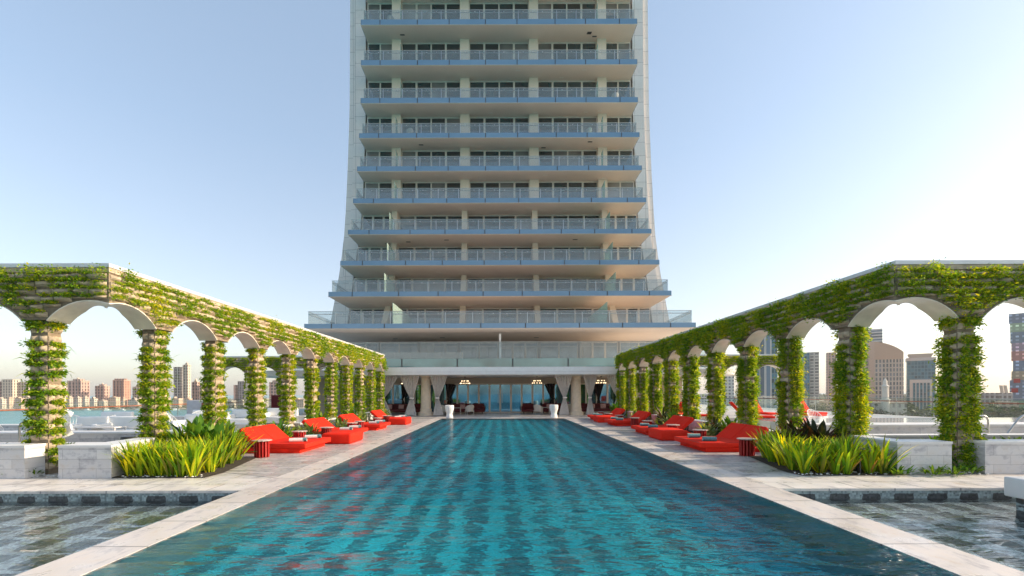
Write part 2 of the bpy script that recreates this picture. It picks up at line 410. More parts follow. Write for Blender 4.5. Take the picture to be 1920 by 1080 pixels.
def strap_leaves(n, L, w, lean=(.15, .9), segs=5, rad=.05, rs=None, bend=.9, stem=0.):
    """arching sword-shaped leaves around a base at the origin; each leaf a folded ribbon"""
    rs = rs or random
    V, Q = [], []
    for i in range(n):
        a = rs.uniform(0, 2*PI); ll = L*rs.uniform(.6, 1.1); ww = w*rs.uniform(.75, 1.2)
        th = rs.uniform(*lean); px, py = rad*rs.random()*math.cos(a), rad*rs.random()*math.sin(a); pz = stem*rs.random()
        tw = rs.uniform(-.5, .5); b_ = bend*rs.uniform(.5, 1.3)
        x = 0; z = 0; base = len(V)
        for k in range(segs+1):
            t = k/segs; wd = ww*.5*(min(1, .45 + 1.6*t) if t < .4 else (1 - ((t-.4)/.6)**2.2)) + .0015
            ca, sa = math.cos(a), math.sin(a)
            nx, ny = -math.sin(a+tw*t), math.cos(a+tw*t)
            fold = wd*.35
            V += [(px+x*ca+nx*wd, py+x*sa+ny*wd, pz+z+fold), (px+x*ca, py+x*sa, pz+z), (px+x*ca-nx*wd, py+x*sa-ny*wd, pz+z+fold)]
            ang = th + b_*t*t
            x += math.sin(ang)*ll/segs; z += math.cos(ang)*ll/segs
            if k:
                o = base + k*3
                Q += [(o-3, o, o+1, o-2), (o-2, o+1, o+2, o-1)]
    return V, Q

# ------------------------------------------------------------------ camera, world, sun
cam_d = bpy.data.cameras.new('camera'); cam = bpy.data.objects.new('camera', cam_d); col.objects.link(cam)
cam_d.sensor_width = 36; cam_d.lens = F/1920*36; cam_d.sensor_fit = 'HORIZONTAL'
cam_d.shift_x = (960 - CX)/1920; cam_d.shift_y = (CY - 540)/1920
cam_d.clip_start = .05; cam_d.clip_end = 20000
cam.matrix_world = Matrix.Translation((0, 0, CH)) @ Matrix.Rotation(PI/2, 4, 'X') @ Matrix.Rotation(R(-.2), 4, 'Z')
scene.camera = cam

SUN_EL, SUN_AZ = R(21), R(89)      # azimuth from +Y towards +X
w = bpy.data.worlds.new('World'); scene.world = w; w.use_nodes = True
nt = w.node_tree; bg = nt.nodes['Background']
sky = nt.nodes.new('ShaderNodeTexSky'); sky.sky_type = 'NISHITA'; sky.sun_disc = False
sky.sun_elevation = SUN_EL; sky.sun_rotation = SUN_AZ
sky.air_density = 1.0; sky.dust_density = 1.7; sky.ozone_density = .7; sky.altitude = 0
hs_ = nt.nodes.new('ShaderNodeHueSaturation'); hs_.inputs['Saturation'].default_value = .93
nt.links.new(sky.outputs[0], hs_.inputs['Color'])
tc_ = nt.nodes.new('ShaderNodeTexCoord'); zz_ = sep(nt, tc_.outputs['Generated'])[2]
veil = ramp(nt, zz_, [(0, (1, .955, .93)), (.12, (.93, .935, .95)), (.45, (.62, .80, 1)), (1, (.5, .74, 1))])
veil = mixc(nt, 1, veil, (3.3, 3.3, 3.3), 'MULTIPLY')
nt.links.new(mixc(nt, .38, mixc(nt, 1, hs_.outputs[0], (1.0, 1.0, 1.02), 'MULTIPLY'), veil), bg.inputs['Color']); bg.inputs['Strength'].default_value = .13
sd = bpy.data.lights.new('sun', 'SUN'); sun = bpy.data.objects.new('sun', sd); col.objects.link(sun)
sd.energy = 3.3; sd.angle = R(.6); sd.color = (1, .80, .58)
dv = Vector((math.sin(SUN_AZ)*math.cos(SUN_EL), math.cos(SUN_AZ)*math.cos(SUN_EL), math.sin(SUN_EL)))
sun.rotation_euler = dv.to_track_quat('Z', 'Y').to_euler(); sun.location = (60, 10, 40)
vs = scene.view_settings; vs.view_transform = 'Standard'; vs.look = 'None'; vs.gamma = 1; vs.exposure = 1.1
cy = scene.cycles
cy.use_denoising = True; cy.max_bounces = 10; cy.transparent_max_bounces = 24; cy.transmission_bounces = 8; cy.glossy_bounces = 5
cy.caustics_refractive = True; cy.caustics_reflective = False; cy.sample_clamp_indirect = 4; cy.sample_clamp_direct = 3; cy.volume_bounces = 0
cy.blur_glossy = .5

# ------------------------------------------------------------------ setting: ground, water, decks
XL, XR = -4.27, 4.60          # inner edges of the weirs
WL, WR = -4.95, 5.32          # outer edges
DF = 8.65                     # front edge of the decks
POOL_END = 33.0
SIDE_W = -.19
def struct(mb, name, mat, smooth=False): return tag(mb.build(name, mat, smooth=smooth), kind='structure')
def sheet(x0, x1, y0, y1, z): return MB().add([(x0,y0,z),(x1,y0,z),(x1,y1,z),(x0,y1,z)], [(0,1,2,3)])
struct(sheet(-9000, 9000, -9000, 9000, -25), 'sea', M['sea'])
struct(MB().box(-1500, 260, 772, 3000, -24.9, -23.6), 'far_shore', plain('sandy_shore', (.46, .38, .29), .9, var=.15, scale=.02))
m, nt, b = new_mat('city_land')
nt.links.new(ramp(nt, noise(nt, coords(nt), .02, 6, .6), [(.3, (.07, .09, .045)), (.48, (.20, .18, .12)), (.6, (.36, .32, .26)), (.75, (.12, .13, .07))]), b.inputs['Base Color'])
b.inputs['Roughness'].default_value = .9
struct(MB().box(70, 4200, 60, 4000, -24.9, -22.0), 'city_ground', m)
struct(sheet(200, 900, 300, 312, -21.99), 'road', plain('asphalt', (.06, .06, .062), .9, scale=.5))
# podium under the terrace
pod = MB(); pod.box(-23.9, 31.2, -8, 95, -25, -1.5)
struct(pod, 'podium', M['beige'])
# pool shells
struct(sheet(XL, XR, -7.9, POOL_END, -1.25), 'main_pool_floor', M['pool_floor'])
pw = MB()
pw.box(WL+.1, XL, -7.9, POOL_END, -1.5, -.06).box(XR, WR-.1, -7.9, POOL_END, -1.5, -.06)
struct(pw, 'main_pool_wall', M['pool_wall'])
wr = MB(); wr.box(WL, XL, -7.9, 37.2, -.06, 0)
struct(wr, 'left_weir', M['weir'])
wr = MB(); wr.box(XR, WR, -7.9, 37.2, -.06, 0)
struct(wr, 'right_weir', M['weir'])
struct(MB().box(XL, XR, POOL_END, 37.2, -1.5, -.004), 'pool_ledge', M['weir'])
struct(sheet(XL, XR, -7.9, POOL_END, -.006), 'main_pool_water', M['water'])
for sgn, xo, xi, nm in ((-1, -23.8, WL, 'left'), (1, WR, 31.1, 'right')):
    struct(sheet(xo, xi, -7.9, DF, -.62), nm+'_pool_floor', M['side_floor'])
    struct(sheet(xo, xi, -7.9, DF, SIDE_W), nm+'_pool_water', M['water2'])
    struct(MB().box(xo, xi, DF+.02, DF+.3, -1.5, -.05), nm+'_waterline_wall', M['band'])
    struct(MB().box(xo, xi, DF, 9.98, -.045, 0), nm+'_pool_coping', M['marble'])
struct(MB().box(-23.8, WL, 9.98, 95, -1.5, -.004), 'left_deck', M['deck2'])
struct(MB().box(WR, 31.1, 9.98, 95, -1.5, -.004), 'right_deck', M['deck2'])
struct(MB().box(XL, XR, 37.2, 95, -1.5, -.002), 'pavilion_floor', M['marble'])
# patterned lounge decks (4 mm above)
LB, RB = -8.6, 8.75
def poly_sheet(pts, z): return MB().add([(x, y, z) for x, y in pts], [tuple(range(len(pts)))])
struct(poly_sheet([(LB, 13.1), (-6.9, 13.1), (-6.55, 10.7), (WL, 9.3+.68), (WL, 37), (LB, 37)], .001), 'left_lounge_paving', M['deck'])
struct(poly_sheet([(WR, 9.98), (6.7, 10.7), (7.0, 13.1), (RB, 13.1), (RB, 37), (WR, 37)], .001), 'right_lounge_paving', M['deck'])
# planting beds at the two corners
struct(poly_sheet([(-8.8, 10.0), (-6.5, 10.0), (-6.45, 10.6), (-7.0, 13.1), (-8.8, 13.1)], .012), 'left_planting_soil', M['soil'])
struct(poly_sheet([(6.65, 10.0), (8.95, 10.0), (8.95, 13.1), (7.1, 13.1), (6.55, 10.6)], .012), 'right_planting_soil', M['soil'])
struct(MB().box(LB-.6, LB-.02, 13.1, 35, 0, .05), 'left_planting_strip', M['soil'])
struct(MB().box(RB+.02, RB+.6, 13.1, 35, 0, .05), 'right_planting_strip', M['soil'])
# near raised ledge in the right pool
lg = empty('stone_ledge', (8.34, 4.6, SIDE_W)); tag(lg, 'white stone slab on a mosaic plinth standing in the right pool', 'ledge')
MB().rbox(0, 4.5, 0, 2.95, .30, .62, .025).build('slab', M['cap'], lg)
MB().box(.10, 4.5, .10, 2.85, -.43, .30).build('plinth', M['band'], lg, smooth=False)

# ------------------------------------------------------------------ green arcades
T, PW, SP = .50, .58, 2.53
HW, ZS, ZA, ZT = .975, 3.55, 4.0, 4.74
RAD = (HW**2 + (ZA-ZS)**2)/(2*(ZA-ZS))
def arch_z(du): return ZA - RAD + math.sqrt(max(0, RAD*RAD - du*du))

def pockets(rects, frame, off=.115):
    """felt pouches: rects = (u0,u1,z0,z1); frame(u, v, z) -> point with v outward"""
    V, Q = [], []
    for (u0, u1, z0, z1) in rects:
        o = len(V); nu, nz = 5, 4
        sag = random.uniform(.7, 1.3)
        for j in range(nz):
            t = j/(nz-1); f = (0.05, .95, 1.05, .8)[j]
            for i in range(nu):
                s_ = i/(nu-1); g = (.1, .82, 1, .82, .1)[i]
                droop = -.025*sag*math.sin(PI*s_)*(t > .6)
                V.append(frame(u0+(u1-u0)*s_, off*sag*f*g+.004, z0+(z1-z0)*t+droop))
        for j in range(nz-1):
            for i in range(nu-1):
                a = o+j*nu+i; Q.append((a, a+1, a+nu+1, a+nu))
        # dark mouth of the pouch
        a = o+(nz-1)*nu; k = len(V)
        V.append(frame((u0+u1)/2, -.02, z1-.02)); 
        for i in range(nu-1): Q.append((a+i, a+i+1, k, k))
    return V, Q

def arcade(root, name_side, O, u, n, L, mitre, first, dens, lod, last_pier=True):
    """one straight run. O corner (x,y) on the outer face, u along, n outward"""
    O = Vector((O[0], O[1], 0)); u = Vector((u[0], u[1], 0)); n = Vector((n[0], n[1], 0))
    def fr(a, v, z):
        p = O + u*a + n*v; return (p.x, p.y, z)
    centres = []; c = first
    while c - HW < L: centres.append(c); c += SP
    brk = {0., L}
    for c in centres:
        for k in range(-10, 11):
            a = c + HW*k/10
            if 0 < a < L: brk.add(round(a, 4))
    us = sorted(brk)
    def zb(a, side=0):
        for c in centres:
            if abs(a-c) < HW+1e-5: return max(arch_z(a-c), ZS)
        return ZS
    def ui(a):
        if not mitre: return a
        return a if a >= 1.0 else T + a*(1.0-T)
    mb = MB()
    for a, b_ in zip(us[:-1], us[1:]):
        za, zb_ = zb(a), zb(b_)
        mb.add([fr(a,0,za), fr(b_,0,zb_), fr(b_,0,ZT), fr(a,0,ZT)], [(0,1,2,3)])
        mb.add([fr(ui(a),-T,za), fr(ui(b_),-T,zb_), fr(ui(b_),-T,ZT), fr(ui(a),-T,ZT)], [(3,2,1,0)])
        mb.add([fr(a,0,za), fr(b_,0,zb_), fr(ui(b_),-T,zb_), fr(ui(a),-T,za)], [(3,2,1,0)])
    mb.add([fr(L,0,zb(L)), fr(L,-T,zb(L)), fr(L,-T,ZT), fr(L,0,ZT)], [(0,1,2,3)])
    if not mitre: mb.add([fr(0,0,zb(0)), fr(0,-T,zb(0)), fr(0,-T,ZT), fr(0,0,ZT)], [(3,2,1,0)])
    wall = mb.build('upper_wall', M['backing'], root, smooth=False)
    tp_ = MB(); tp_.add([fr(-.03 if mitre else 0, .03, ZT-.11), fr(L, .03, ZT-.11), fr(L, .03, ZT), fr(-.03 if mitre else 0, .03, ZT), fr(0, 0, ZT-.11), fr(L, 0, ZT-.11)], [(0,1,2,3), (4,5,1,0)])
    tp_.build('top_band', M['felt'], root, smooth=False)
    # coping
    o_ = .05; a0 = -o_ if mitre else -o_
    cp = MB()
    ia = T + o_ if mitre else -o_
    ia = T - 0 if mitre else -o_
    for z0, z1, ov in ((ZT, ZT+.075, .05), (ZT+.075, ZT+.10, .02)):
        A = -ov; Bi = (T+ov) if mitre else -ov
        P = [fr(A, ov, z0), fr(L+ov, ov, z0), fr(L+ov, -T-ov, z0), fr(Bi, -T-ov, z0), fr(A, ov, z1), fr(L+ov, ov, z1), fr(L+ov, -T-ov, z1), fr(Bi, -T-ov, z1)]
        cp.add(P, [(0,1,5,4), (1,2,6,5), (2,3,7,6), (3,0,4,7), (4,5,6,7), (3,2,1,0)])
    cp.build('coping', M['linerrim'], root, smooth=False)
    # arch liners
    for c in centres:
        aa = [a for a in us if c-HW-1e-4 <= a <= c+HW+1e-4]
        if len(aa) < 3: continue
        lm = MB(); ov, th = .035, .028
        for a, b_ in zip(aa[:-1], aa[1:]):
            za, z2 = max(arch_z(a-c), ZS), max(arch_z(b_-c), ZS)
            ca = a if a > 0 else -ov*(1 if mitre else 0); A = [fr(ca, ov, za-.004), fr(b_, ov, z2-.004), fr(ui(b_), -T-ov, z2-.004), fr(ui(a), -T-ov, za-.004)]
            B_ = [fr(ca, ov, za-th), fr(b_, ov, z2-th), fr(ui(b_), -T-ov, z2-th), fr(ui(a), -T-ov, za-th)]
            lm.add(A+B_, [(0,1,2,3), (7,6,5,4), (0,4,5,1), (2,6,7,3)])
        lm.build('arch_lining', M['liner'], root, ang=60)
    # pockets and plants on the upper wall
    rects = []; z = ZS+.06; row = 0
    while z < ZT - .22:
        a = .03 + (row % 2)*.0
        while a < L-.1:
            wd = min(random.choice([.30, .36, .42, .50]), L-a-.02)
            zz = z
            m_ = max(zb(a), zb(a+wd), zb(a+wd/2)) if any(abs(t-c_) < HW for t in (a, a+wd, a+wd/2) for c_ in centres) else ZS
            zq = max(zz, m_+.03)
            if zq >= zz+.085 and wd > .17:
                wd = .15
                m_ = max(zb(a), zb(a+wd), zb(a+wd/2)) if any(abs(t-c_) < HW for t in (a, a+wd) for c_ in centres) else ZS
                zq = max(zz, m_+.03)
            if zq < zz+.10: rects.append((a, a+wd-.012, zq, zz+.13+random.uniform(-.018, .018)))
            a += wd
        z += .172; row += 1
    V, Q = pockets(rects, fr)
    np_mesh_q(V, Q, 'felt_pocket', M['felt'], wall, 'stuff' if len(rects) > 100 else None)
    C, N_ = [], []
    for (a0, a1, z0, z1) in rects:
        p = fr((a0+a1)/2, 0, z0)
        if random.random() < dens: 
            for q in range(2 if a1-a0 > .33 else 1):
                uu = a0+(a1-a0)*((q+.5)/(2 if a1-a0 > .33 else 1))+random.uniform(-.05, .05)
                C.append(fr(uu, .045, z1+random.uniform(-.01, .04))); N_.append(tuple(n))
    clouds = []
    C = np.array(C); N_ = np.array(N_)
    dist = np.hypot(C[:,0], C[:,1])
    for lo, hi, ne, sz in ((0, 14, lod*3.6, .042), (14, 20, lod*2.1, .056), (20, 99, lod*1.1, .085)):
        k = (dist >= lo) & (dist < hi)
        if k.any():
            size_r = rng.choice([.7, 1., 1.35, 1.8], k.sum(), p=[.28, .34, .28, .10] if dens < .9 else [.2, .3, .3, .2])
            for sr in (.7, 1., 1.35, 1.8):
                kk = size_r == sr
                if kk.any(): clouds.append(leaf_cloud(C[k][kk], N_[k][kk], int(ne*(.5+.6*sr)), .17*min(sr, 1.4), (.05 if sr < 1.5 else .085)*sr, sz*(.85+.15*sr), .11*sr, .3))
    V, Q = join_clouds(clouds)
    np_mesh('foliage', V, Q, M['fern'], wall)
    # columns
    edges = []
    if not mitre: edges.append(first - HW - PW)
    for c in centres: edges.append(c + HW)
    for e in edges:
        if e + PW > L + .7 or e < -.3: continue
        column(root, fr, u, n, e, dens, lod)

def np_mesh_q(V, Q, name, mat, parent, kind=None):
    me = bpy.data.meshes.new(name)
    F_ = [q if q[2] != q[3] else q[:3] for q in Q]
    me.from_pydata([tuple(v) for v in V], [], F_); me.materials.append(mat)
    me.polygons.foreach_set('use_smooth', [True]*len(F_)); me.update()
    o = bpy.data.objects.new(name, me); col.objects.link(o); o.parent = parent
    if kind: o['kind'] = kind
    return o

def column(root, fr, u, n, e, dens, lod):
    mb = MB()
    ins = .095
    a0, a1 = e+ins, e+PW-ins
    P = []
    for z in (0, ZS+.01):
        P += [fr(a0, -ins, z), fr(a1, -ins, z), fr(a1, -T+ins, z), fr(a0, -T+ins, z)]
    mb.add(P, [(0,1,5,4), (1,2,6,5), (2,3,7,6), (3,0,4,7)])
    co = mb.build('column', M['backing'], root, smooth=False)
    w_, d_ = PW-2*ins, T-2*ins
    faces = [ (lambda s, v, z: fr(a0+s, -ins+v, z), w_, n),
              (lambda s, v, z: fr(a1+v, -ins-s, z), d_, u),
              (lambda s, v, z: fr(a1-s, -T+ins-v, z), w_, -n),
              (lambda s, v, z: fr(a0-v, -T+ins+s, z), d_, -u)]
    allV, allQ, C, N_ = [], [], [], []
    pos = fr((a0+a1)/2, -T/2, 0); dist = math.hypot(pos[0], pos[1])
    patch = random.random()*6
    for fi, (ff, wid, nn) in enumerate(faces):
        rects = []; z = .12 + random.uniform(-.02, .02)
        while z < ZS-.1:
            rects.append((.0, wid*.5-.008, z, z+.155)); rects.append((wid*.5+.008, wid, z+random.uniform(-.02, .02), z+.155));
            bare = 2.85 < z < 3.25
            dd = dens*(.45 if bare else 1.35)
            if math.sin(z*2.1+patch+fi) > .75: dd *= .6
            if random.random() < dd:
                for q in range(2):
                    C.append(ff(wid*(.25+.5*q)+random.uniform(-.04, .04), .03, z+.15+random.uniform(0, .05))); N_.append(tuple(nn))
            z += .225
        V, Q = pockets(rects, ff, .075)
        o = len(allV); allV += V; allQ += [tuple(i+o for i in q) for q in Q]
    np_mesh_q(allV, allQ, 'felt_pocket', M['felt'], co)
    if C:
        C = np.array(C); N_ = np.array(N_)
        ne, sz = (lod*6.5, .046) if dist < 15 else ((lod*3.0, .062) if dist < 22 else (lod*1.4, .095))
        sr = rng.choice([.7, 1.05, 1.4], len(C)); cl = []
        for s_ in (.7, 1.05, 1.4):
            k = sr == s_
            if k.any(): cl.append(leaf_cloud(C[k], N_[k], int(ne*(.5+.6*s_)), .105*s_, (.07 if dens < .9 else .12)*s_, sz*(.85+.15*s_), (.065 if dens < .9 else .11)*s_, .12))
        if dist < 16:      # stray wiry fronds
            cl.append(leaf_cloud(C, N_, 2, .15, .1, .20, .10, .25, .07, .6))
        V, Q = join_clouds(cl)
        np_mesh('foliage', V, Q, M['fern'], co)

A0 = 10.40; FX0 = .42
LX, RX = -8.94, 9.05
cdens = 1.25
al = empty('green_arcade', (LX, A0, 0)); tag(al, 'long arcade with planted felt columns left of the pool', 'arcade', 'planted arcades')
ar = empty('green_arcade', (RX, A0, 0)); tag(ar, 'long leafy arcade in shade on the right of the pool', 'arcade', 'planted arcades')
cl_ = empty('green_arcade', (-9.5, 36, 0)); tag(cl_, 'short cross arcade of planted arches beyond the left loungers', 'arcade', 'planted arcades')
cr_ = empty('green_arcade', (9.6, 36, 0)); tag(cr_, 'short cross arcade of planted arches beyond the right loungers', 'arcade', 'planted arcades')
arcade(al, 'f', (LX, A0), (-1, 0), (0, -1), 9.1, True, FX0, .80, 46)
arcade(al, 's', (LX, A0), (0, 1), (1, 0), 24.6, True, FX0, .86, 50)
arcade(ar, 'f', (RX, A0), (1, 0), (0, -1), 9.1, True, FX0, .92, 60)
arcade(ar, 's', (RX, A0), (0, 1), (-1, 0), 24.6, True, FX0, .95, 64)
arcade(cl_, 'c', (-9.55, 36), (-1, 0), (0, -1), 13.4, False, .58+HW, .75, 60)
arcade(cr_, 'c', (9.65, 36), (1, 0), (0, -1), 13.4, False, .58+HW, .8, 60)
for r_ in (al, ar, cl_, cr_):     # parts were laid out in world space
    inv = Matrix.Translation(-r_.location)
    for ch in r_.children: ch.matrix_parent_inverse = inv

# low white planter walls between the columns
def planter_wall(pts, h, label, grp, th=.42, nrm=None):
    """pts: polygon footprint"""
    o = empty('planter_wall', (pts[0][0], pts[0][1], 0)); tag(o, label, 'planter wall', grp)
    x0, y0 = pts[0]
    MB().prism([(x-x0, y-y0) for x, y in pts], 0, h-.05, 'z').build('block', M['block'], o, smooth=False)
    cx_ = sum(p[0] for p in pts)/len(pts); cy_ = sum(p[1] for p in pts)/len(pts)
    cap = []
    for x, y in pts:
        dx, dy = x-cx_, y-cy_; cap.append((x-x0+math.copysign(.012, dx), y-y0+math.copysign(.012, dy)))
    MB().prism(cap, h-.05, h, 'z').build('cap', M['cap'], o, smooth=False)
for sgn, X0, side, yf in ((-1, LX, 'left', 9.98), (1, RX, 'right', 10.12)):
    g = 'white planter walls of the %s arcade' % side
    # corner piece: front run up to the corner then a return along the side
    e = 1.39
    we, wc, wn = ((.76, -.40, 1.50) if sgn < 0 else (.99, -.22, 1.73))
    P = [(X0 + sgn*we, yf), (X0+sgn*wc, yf), (X0-sgn*.05, A0+e-.1), (X0+sgn*.35, A0+e-.1), (X0+sgn*.30, yf+.55), (X0+sgn*we, yf+.55)]
    if sgn > 0: P = P[::-1]
    planter_wall(P, .725, 'white block planter wall turning the near corner of the %s arcade' % side, g)
    for k in range(2):
        a = wn + k*SP; b_ = a + 1.85
        xs = sorted((X0+sgn*a, X0+sgn*b_))
        planter_wall([(xs[0], yf), (xs[1], yf), (xs[1], yf+.45), (xs[0], yf+.45)], .725, 'white block planter wall facing the %s pool, %s beyond the corner' % (side, ORD[k]), g)
    for k in range(9):
        y0 = A0 + e + PW + .06 + k*SP; y1 = y0 + 1.95 - .12
        xs = sorted((X0-sgn*.12, X0+sgn*.30)); xs = [X0-sgn*.12, X0+sgn*.3]; xs.sort()
        planter_wall([(xs[0], y0), (xs[1], y0), (xs[1], y1), (xs[0], y1)], .55, 'low white wall behind the %s loungers, %s from the near corner' % (side, ORD[k]), g)

# ------------------------------------------------------------------ plants
def plant_proto(kind, seed):
    rs = random.Random(seed)
    if kind == 'strap': return strap_leaves(46, .84, .052, (.03, .62), 6, .13, rs, .75)
    if kind == 'yellow_strap': return strap_leaves(24, .74, .070, (.05, .7), 6, .10, rs, .6)
    if kind == 'broad':
        return strap_leaves(60, .40, .10, (.1, 1.3), 5, .22, rs, .5, .45)
    if kind == 'varieg': return strap_leaves(70, .26, .085, (.1, 1.4), 4, .28, rs, .5, .38)
    if kind == 'dark': return strap_leaves(55, .42, .085, (.1, 1.1), 5, .20, rs, .6, .40)
    if kind == 'ground': return strap_leaves(60, .20, .05, (.4, 1.5), 4, .28, rs, .5, .12)
meshes = {}
def plant_mesh(kind, i, mat):
    key = (kind, i)
    if key not in meshes:
        V, Q = plant_proto(kind, i*13+5)
        o = np_mesh('leaves', V, Q, mat, None, True); meshes[key] = o.data
        col.objects.unlink(o); bpy.data.objects.remove(o)
    return meshes[key]
def plant(name, kind, mat, x, y, s, label, grp, z=.01, cat='plant'):
    o = bpy.data.objects.new(name, plant_mesh(kind, random.randrange(4), M[mat])); col.objects.link(o)
    o.location = (x, y, z); o.rotation_euler = (0, 0, random.uniform(0, 6.28)); o.scale = (s, s, s*random.uniform(.9, 1.1))
    tag(o, label, cat, grp); return o
def bed(side, spots, name_fn):
    for i, (kind, mat, x, y, s, nm, txt) in enumerate(spots):
        plant(nm, kind, mat, x, y, s, txt, 'strap-leaved plants in the %s corner bed' % side)
rows = [(10.22, 7), (10.75, 7), (11.35, 6), (12.0, 5), (12.65, 4)]
rown = ['front', 'second', 'third', 'fourth', 'back']
for sgn, side in ((-1, 'left'), (1, 'right')):
    for r_i, (y, n_) in enumerate(rows):
        inner = 6.75 + .15*max(0, r_i-1); outer = 8.50 if sgn < 0 else 8.75
        for k in range(n_):
            t = (k+.5)/n_ ; x = inner + (outer-inner)*t + random.uniform(-.06, .06)
            ki, mt, sc_ = 'strap', 'strap', random.uniform(.86, 1.1)
            if sgn < 0 and r_i >= 3: sc_ = random.uniform(1.1, 1.3)
            if sgn < 0 and r_i >= 3 and k % 2: ki, mt, sc_ = 'broad', 'broad', random.uniform(1.4, 1.7)
            if sgn > 0 and r_i >= 3:
                ki, mt, sc_ = ('dark', 'darkleaf', random.uniform(1.2, 1.5)) if k >= n_//2 else ('strap', 'strap', random.uniform(1.0, 1.15))
            if sgn > 0 and r_i < 2 and k in (1, 2): ki = 'yellow_strap'
            if sgn > 0 and r_i == 0 and k in (4,): continue
            kk = (n_-k) if sgn < 0 else k+1
            nm = {'strap': 'strap_leaf_plant', 'yellow_strap': 'strap_leaf_plant', 'broad': 'broad_leaf_shrub', 'dark': 'dark_leaf_shrub'}[ki]
            look = {'strap': 'yellow-green sword-leaved clump', 'yellow_strap': 'golden sword-leaved clump', 'broad': 'broad-leaved green shrub', 'dark': 'dark purplish shrub'}[ki]
            plant(nm, ki, mt, sgn*x, y+random.uniform(-.06, .06), sc_, '%s, %s row of the %s corner bed, %s from left' % (look, rown[r_i], side, ORD[kk-1]), 'plants in the %s corner bed' % side)
    # shrubs behind and between the daybeds
    ys = [14.6, 16.9, 17.5, 18.2, 20.9, 21.5, 22.1, 25.2, 26.0, 26.8, 30.6, 31.6, 32.6] if sgn < 0 else [16.6, 17.2, 17.9, 18.6, 21.9, 22.6, 23.4, 24.2, 27.4, 28.3, 31.8, 32.5, 33.2]
    for k, y in enumerate(ys):
        ki, mt, look, nm = [('varieg', 'varieg', 'pale variegated shrub', 'variegated_shrub'), ('broad', 'broad', 'green broad-leaved shrub', 'broad_leaf_shrub'), ('strap', 'broad', 'upright green sword-leaved clump', 'strap_leaf_plant'), ('dark', 'darkleaf', 'dark-leaved shrub', 'dark_leaf_shrub')][(k*7+ (0 if sgn<0 else 1)) % (3 if sgn < 0 else 4)]
        sc_ = {'varieg': 1.35, 'broad': 1.35, 'strap': .85, 'dark': 1.25}[ki]
        xx = {-1: -8.25, 1: 8.4}[sgn] - sgn*(.55 if k in (1, 2, 3, 4, 6, 8) and ki == 'varieg' else 0)
        plant(nm, ki, mt, xx, y, sc_*random.uniform(.85, 1.1), '%s behind the %s daybeds, %s from the camera' % (look, side, ORD[k]), 'shrubs behind the %s daybeds' % side)
for k, (x, y) in enumerate([(9.15, 10.35), (9.5, 10.0), (9.95, 10.02), (10.45, 10.2), (8.75, 10.0)]):
    plant('ground_cover_plant', 'ground', 'broad', x, y, .9, 'low creeping green plant at the foot of the right corner column, %s from the left' % ORD[k], 'creeping plants by the right corner column')
for k, (x, y) in enumerate([(-10.55, 10.25), (-10.9, 10.2)]):
    plant('ground_cover_plant', 'ground', 'broad', x, y, .7, 'low fern at the foot of the near left column, %s from the left' % ORD[1-k], 'ferns by the near left column')
# pebbles in the beds: uncountable
pb = MB()
for i in range(240):
    if i % 2: x, y = random.uniform(6.6, 10.9), random.uniform(10.0, 10.35)
    else: x, y = random.uniform(-10.9, -6.6), random.uniform(10.0, 10.3)
    r_ = random.uniform(.012, .03); pb.lathe([(r_*.5, 0), (r_, r_*.35), (r_*.6, r_*.8)], 6, (x, y, .012))
tag(pb.build('pebbles', M['cap']), 'white pebbles scattered at the front of the corner beds', 'pebbles', kind='stuff')
# path light in the right bed
pl_ = empty('path_light', (8.02, 10.15, 0)); tag(pl_, 'slim dark mushroom path light among the sword-leaved plants', 'path light')
MB().cyl((0,0,0), (0,0,.55), .018).build('post', M['dark'], pl_)
MB().lathe([(.02, .55), (.10, .56), (.09, .59), (.02, .61)], 16).build('lamp_shade', M['dark'], pl_)

# ------------------------------------------------------------------ daybeds, poufs, side tables, towels
def make_daybed():
    o = empty('daybed')
    MB().rbox(-.90, .90, -1.0, 1.0, 0, .14, .012, 2).build('base', M['red_l'], o)
    # mattress with a soft crown
    mt = MB(); mt.rbox(-.46, 1.10, -1.06, 1.06, .143, .305, .035, 4)
    mt.build('mattress', M['red_l'], o)
    pp = MB()
    for z in (.165, .292):
        x0, x1, y = -.44, 1.088, 1.048
        pp.tube([(x0, -y, z), (x1-.04, -y, z), (x1, -y+.04, z), (x1, y-.04, z), (x1-.04, y, z), (x0, y, z)], .008, 5)
    pp.build('piping', M['red_d'], o)
    ang = math.atan2(.49, .56); L = .76
    for s_ in (-1, 1):
        mtx = Matrix.Translation((-.36, s_*.5325, .29)) @ Matrix.Rotation(ang, 4, 'Y') @ Matrix.Translation((-L/2, 0, -.075))
        c = MB().rbox(-L/2, L/2, -.526, .526, -.08, .08, .035, 4, mtx).build('backrest', M['red_l'], o)
    sup = MB()
    for s_ in (-.9, 0, .9): sup.cyl((-.78, s_, .12), (-.80, s_, .52), .02)
    sup.build('support', M['dark'], o)
    return o
db = make_daybed()
beds_l = [(-7.1, 15.07), (-7.1, 19.6), (-7.05, 23.6), (-7.0, 29.0)]
beds_r = [(7.2, 14.95), (7.25, 20.4), (7.25, 25.95), (7.2, 30.9)]
dist_words = ['nearest', 'second nearest', 'third nearest', 'farthest']
first_ = True
def place(proto, used, x, y, rz, label, cat, grp, z=0):
    o = proto if not used[0] else copy_tree(proto)
    used[0] = True
    o.location = (x, y, z); o.rotation_euler = (0, 0, rz); tag(o, label, cat, grp); return o
ub = [False]
for i, (x, y) in enumerate(beds_l): place(db, ub, x, y, 0, '%s red-orange double daybed on the left deck' % dist_words[i], 'daybed', 'red daybeds along the pool')
for i, (x, y) in enumerate(beds_r): place(db, ub, x, y, PI, '%s red double daybed on the right deck' % dist_words[i], 'daybed', 'red daybeds along the pool')
pf = empty('pouf')
MB().rbox(-.54, .54, -.76, .76, 0, .40, .09, 5).build('cushion', M['red_l'], pf)
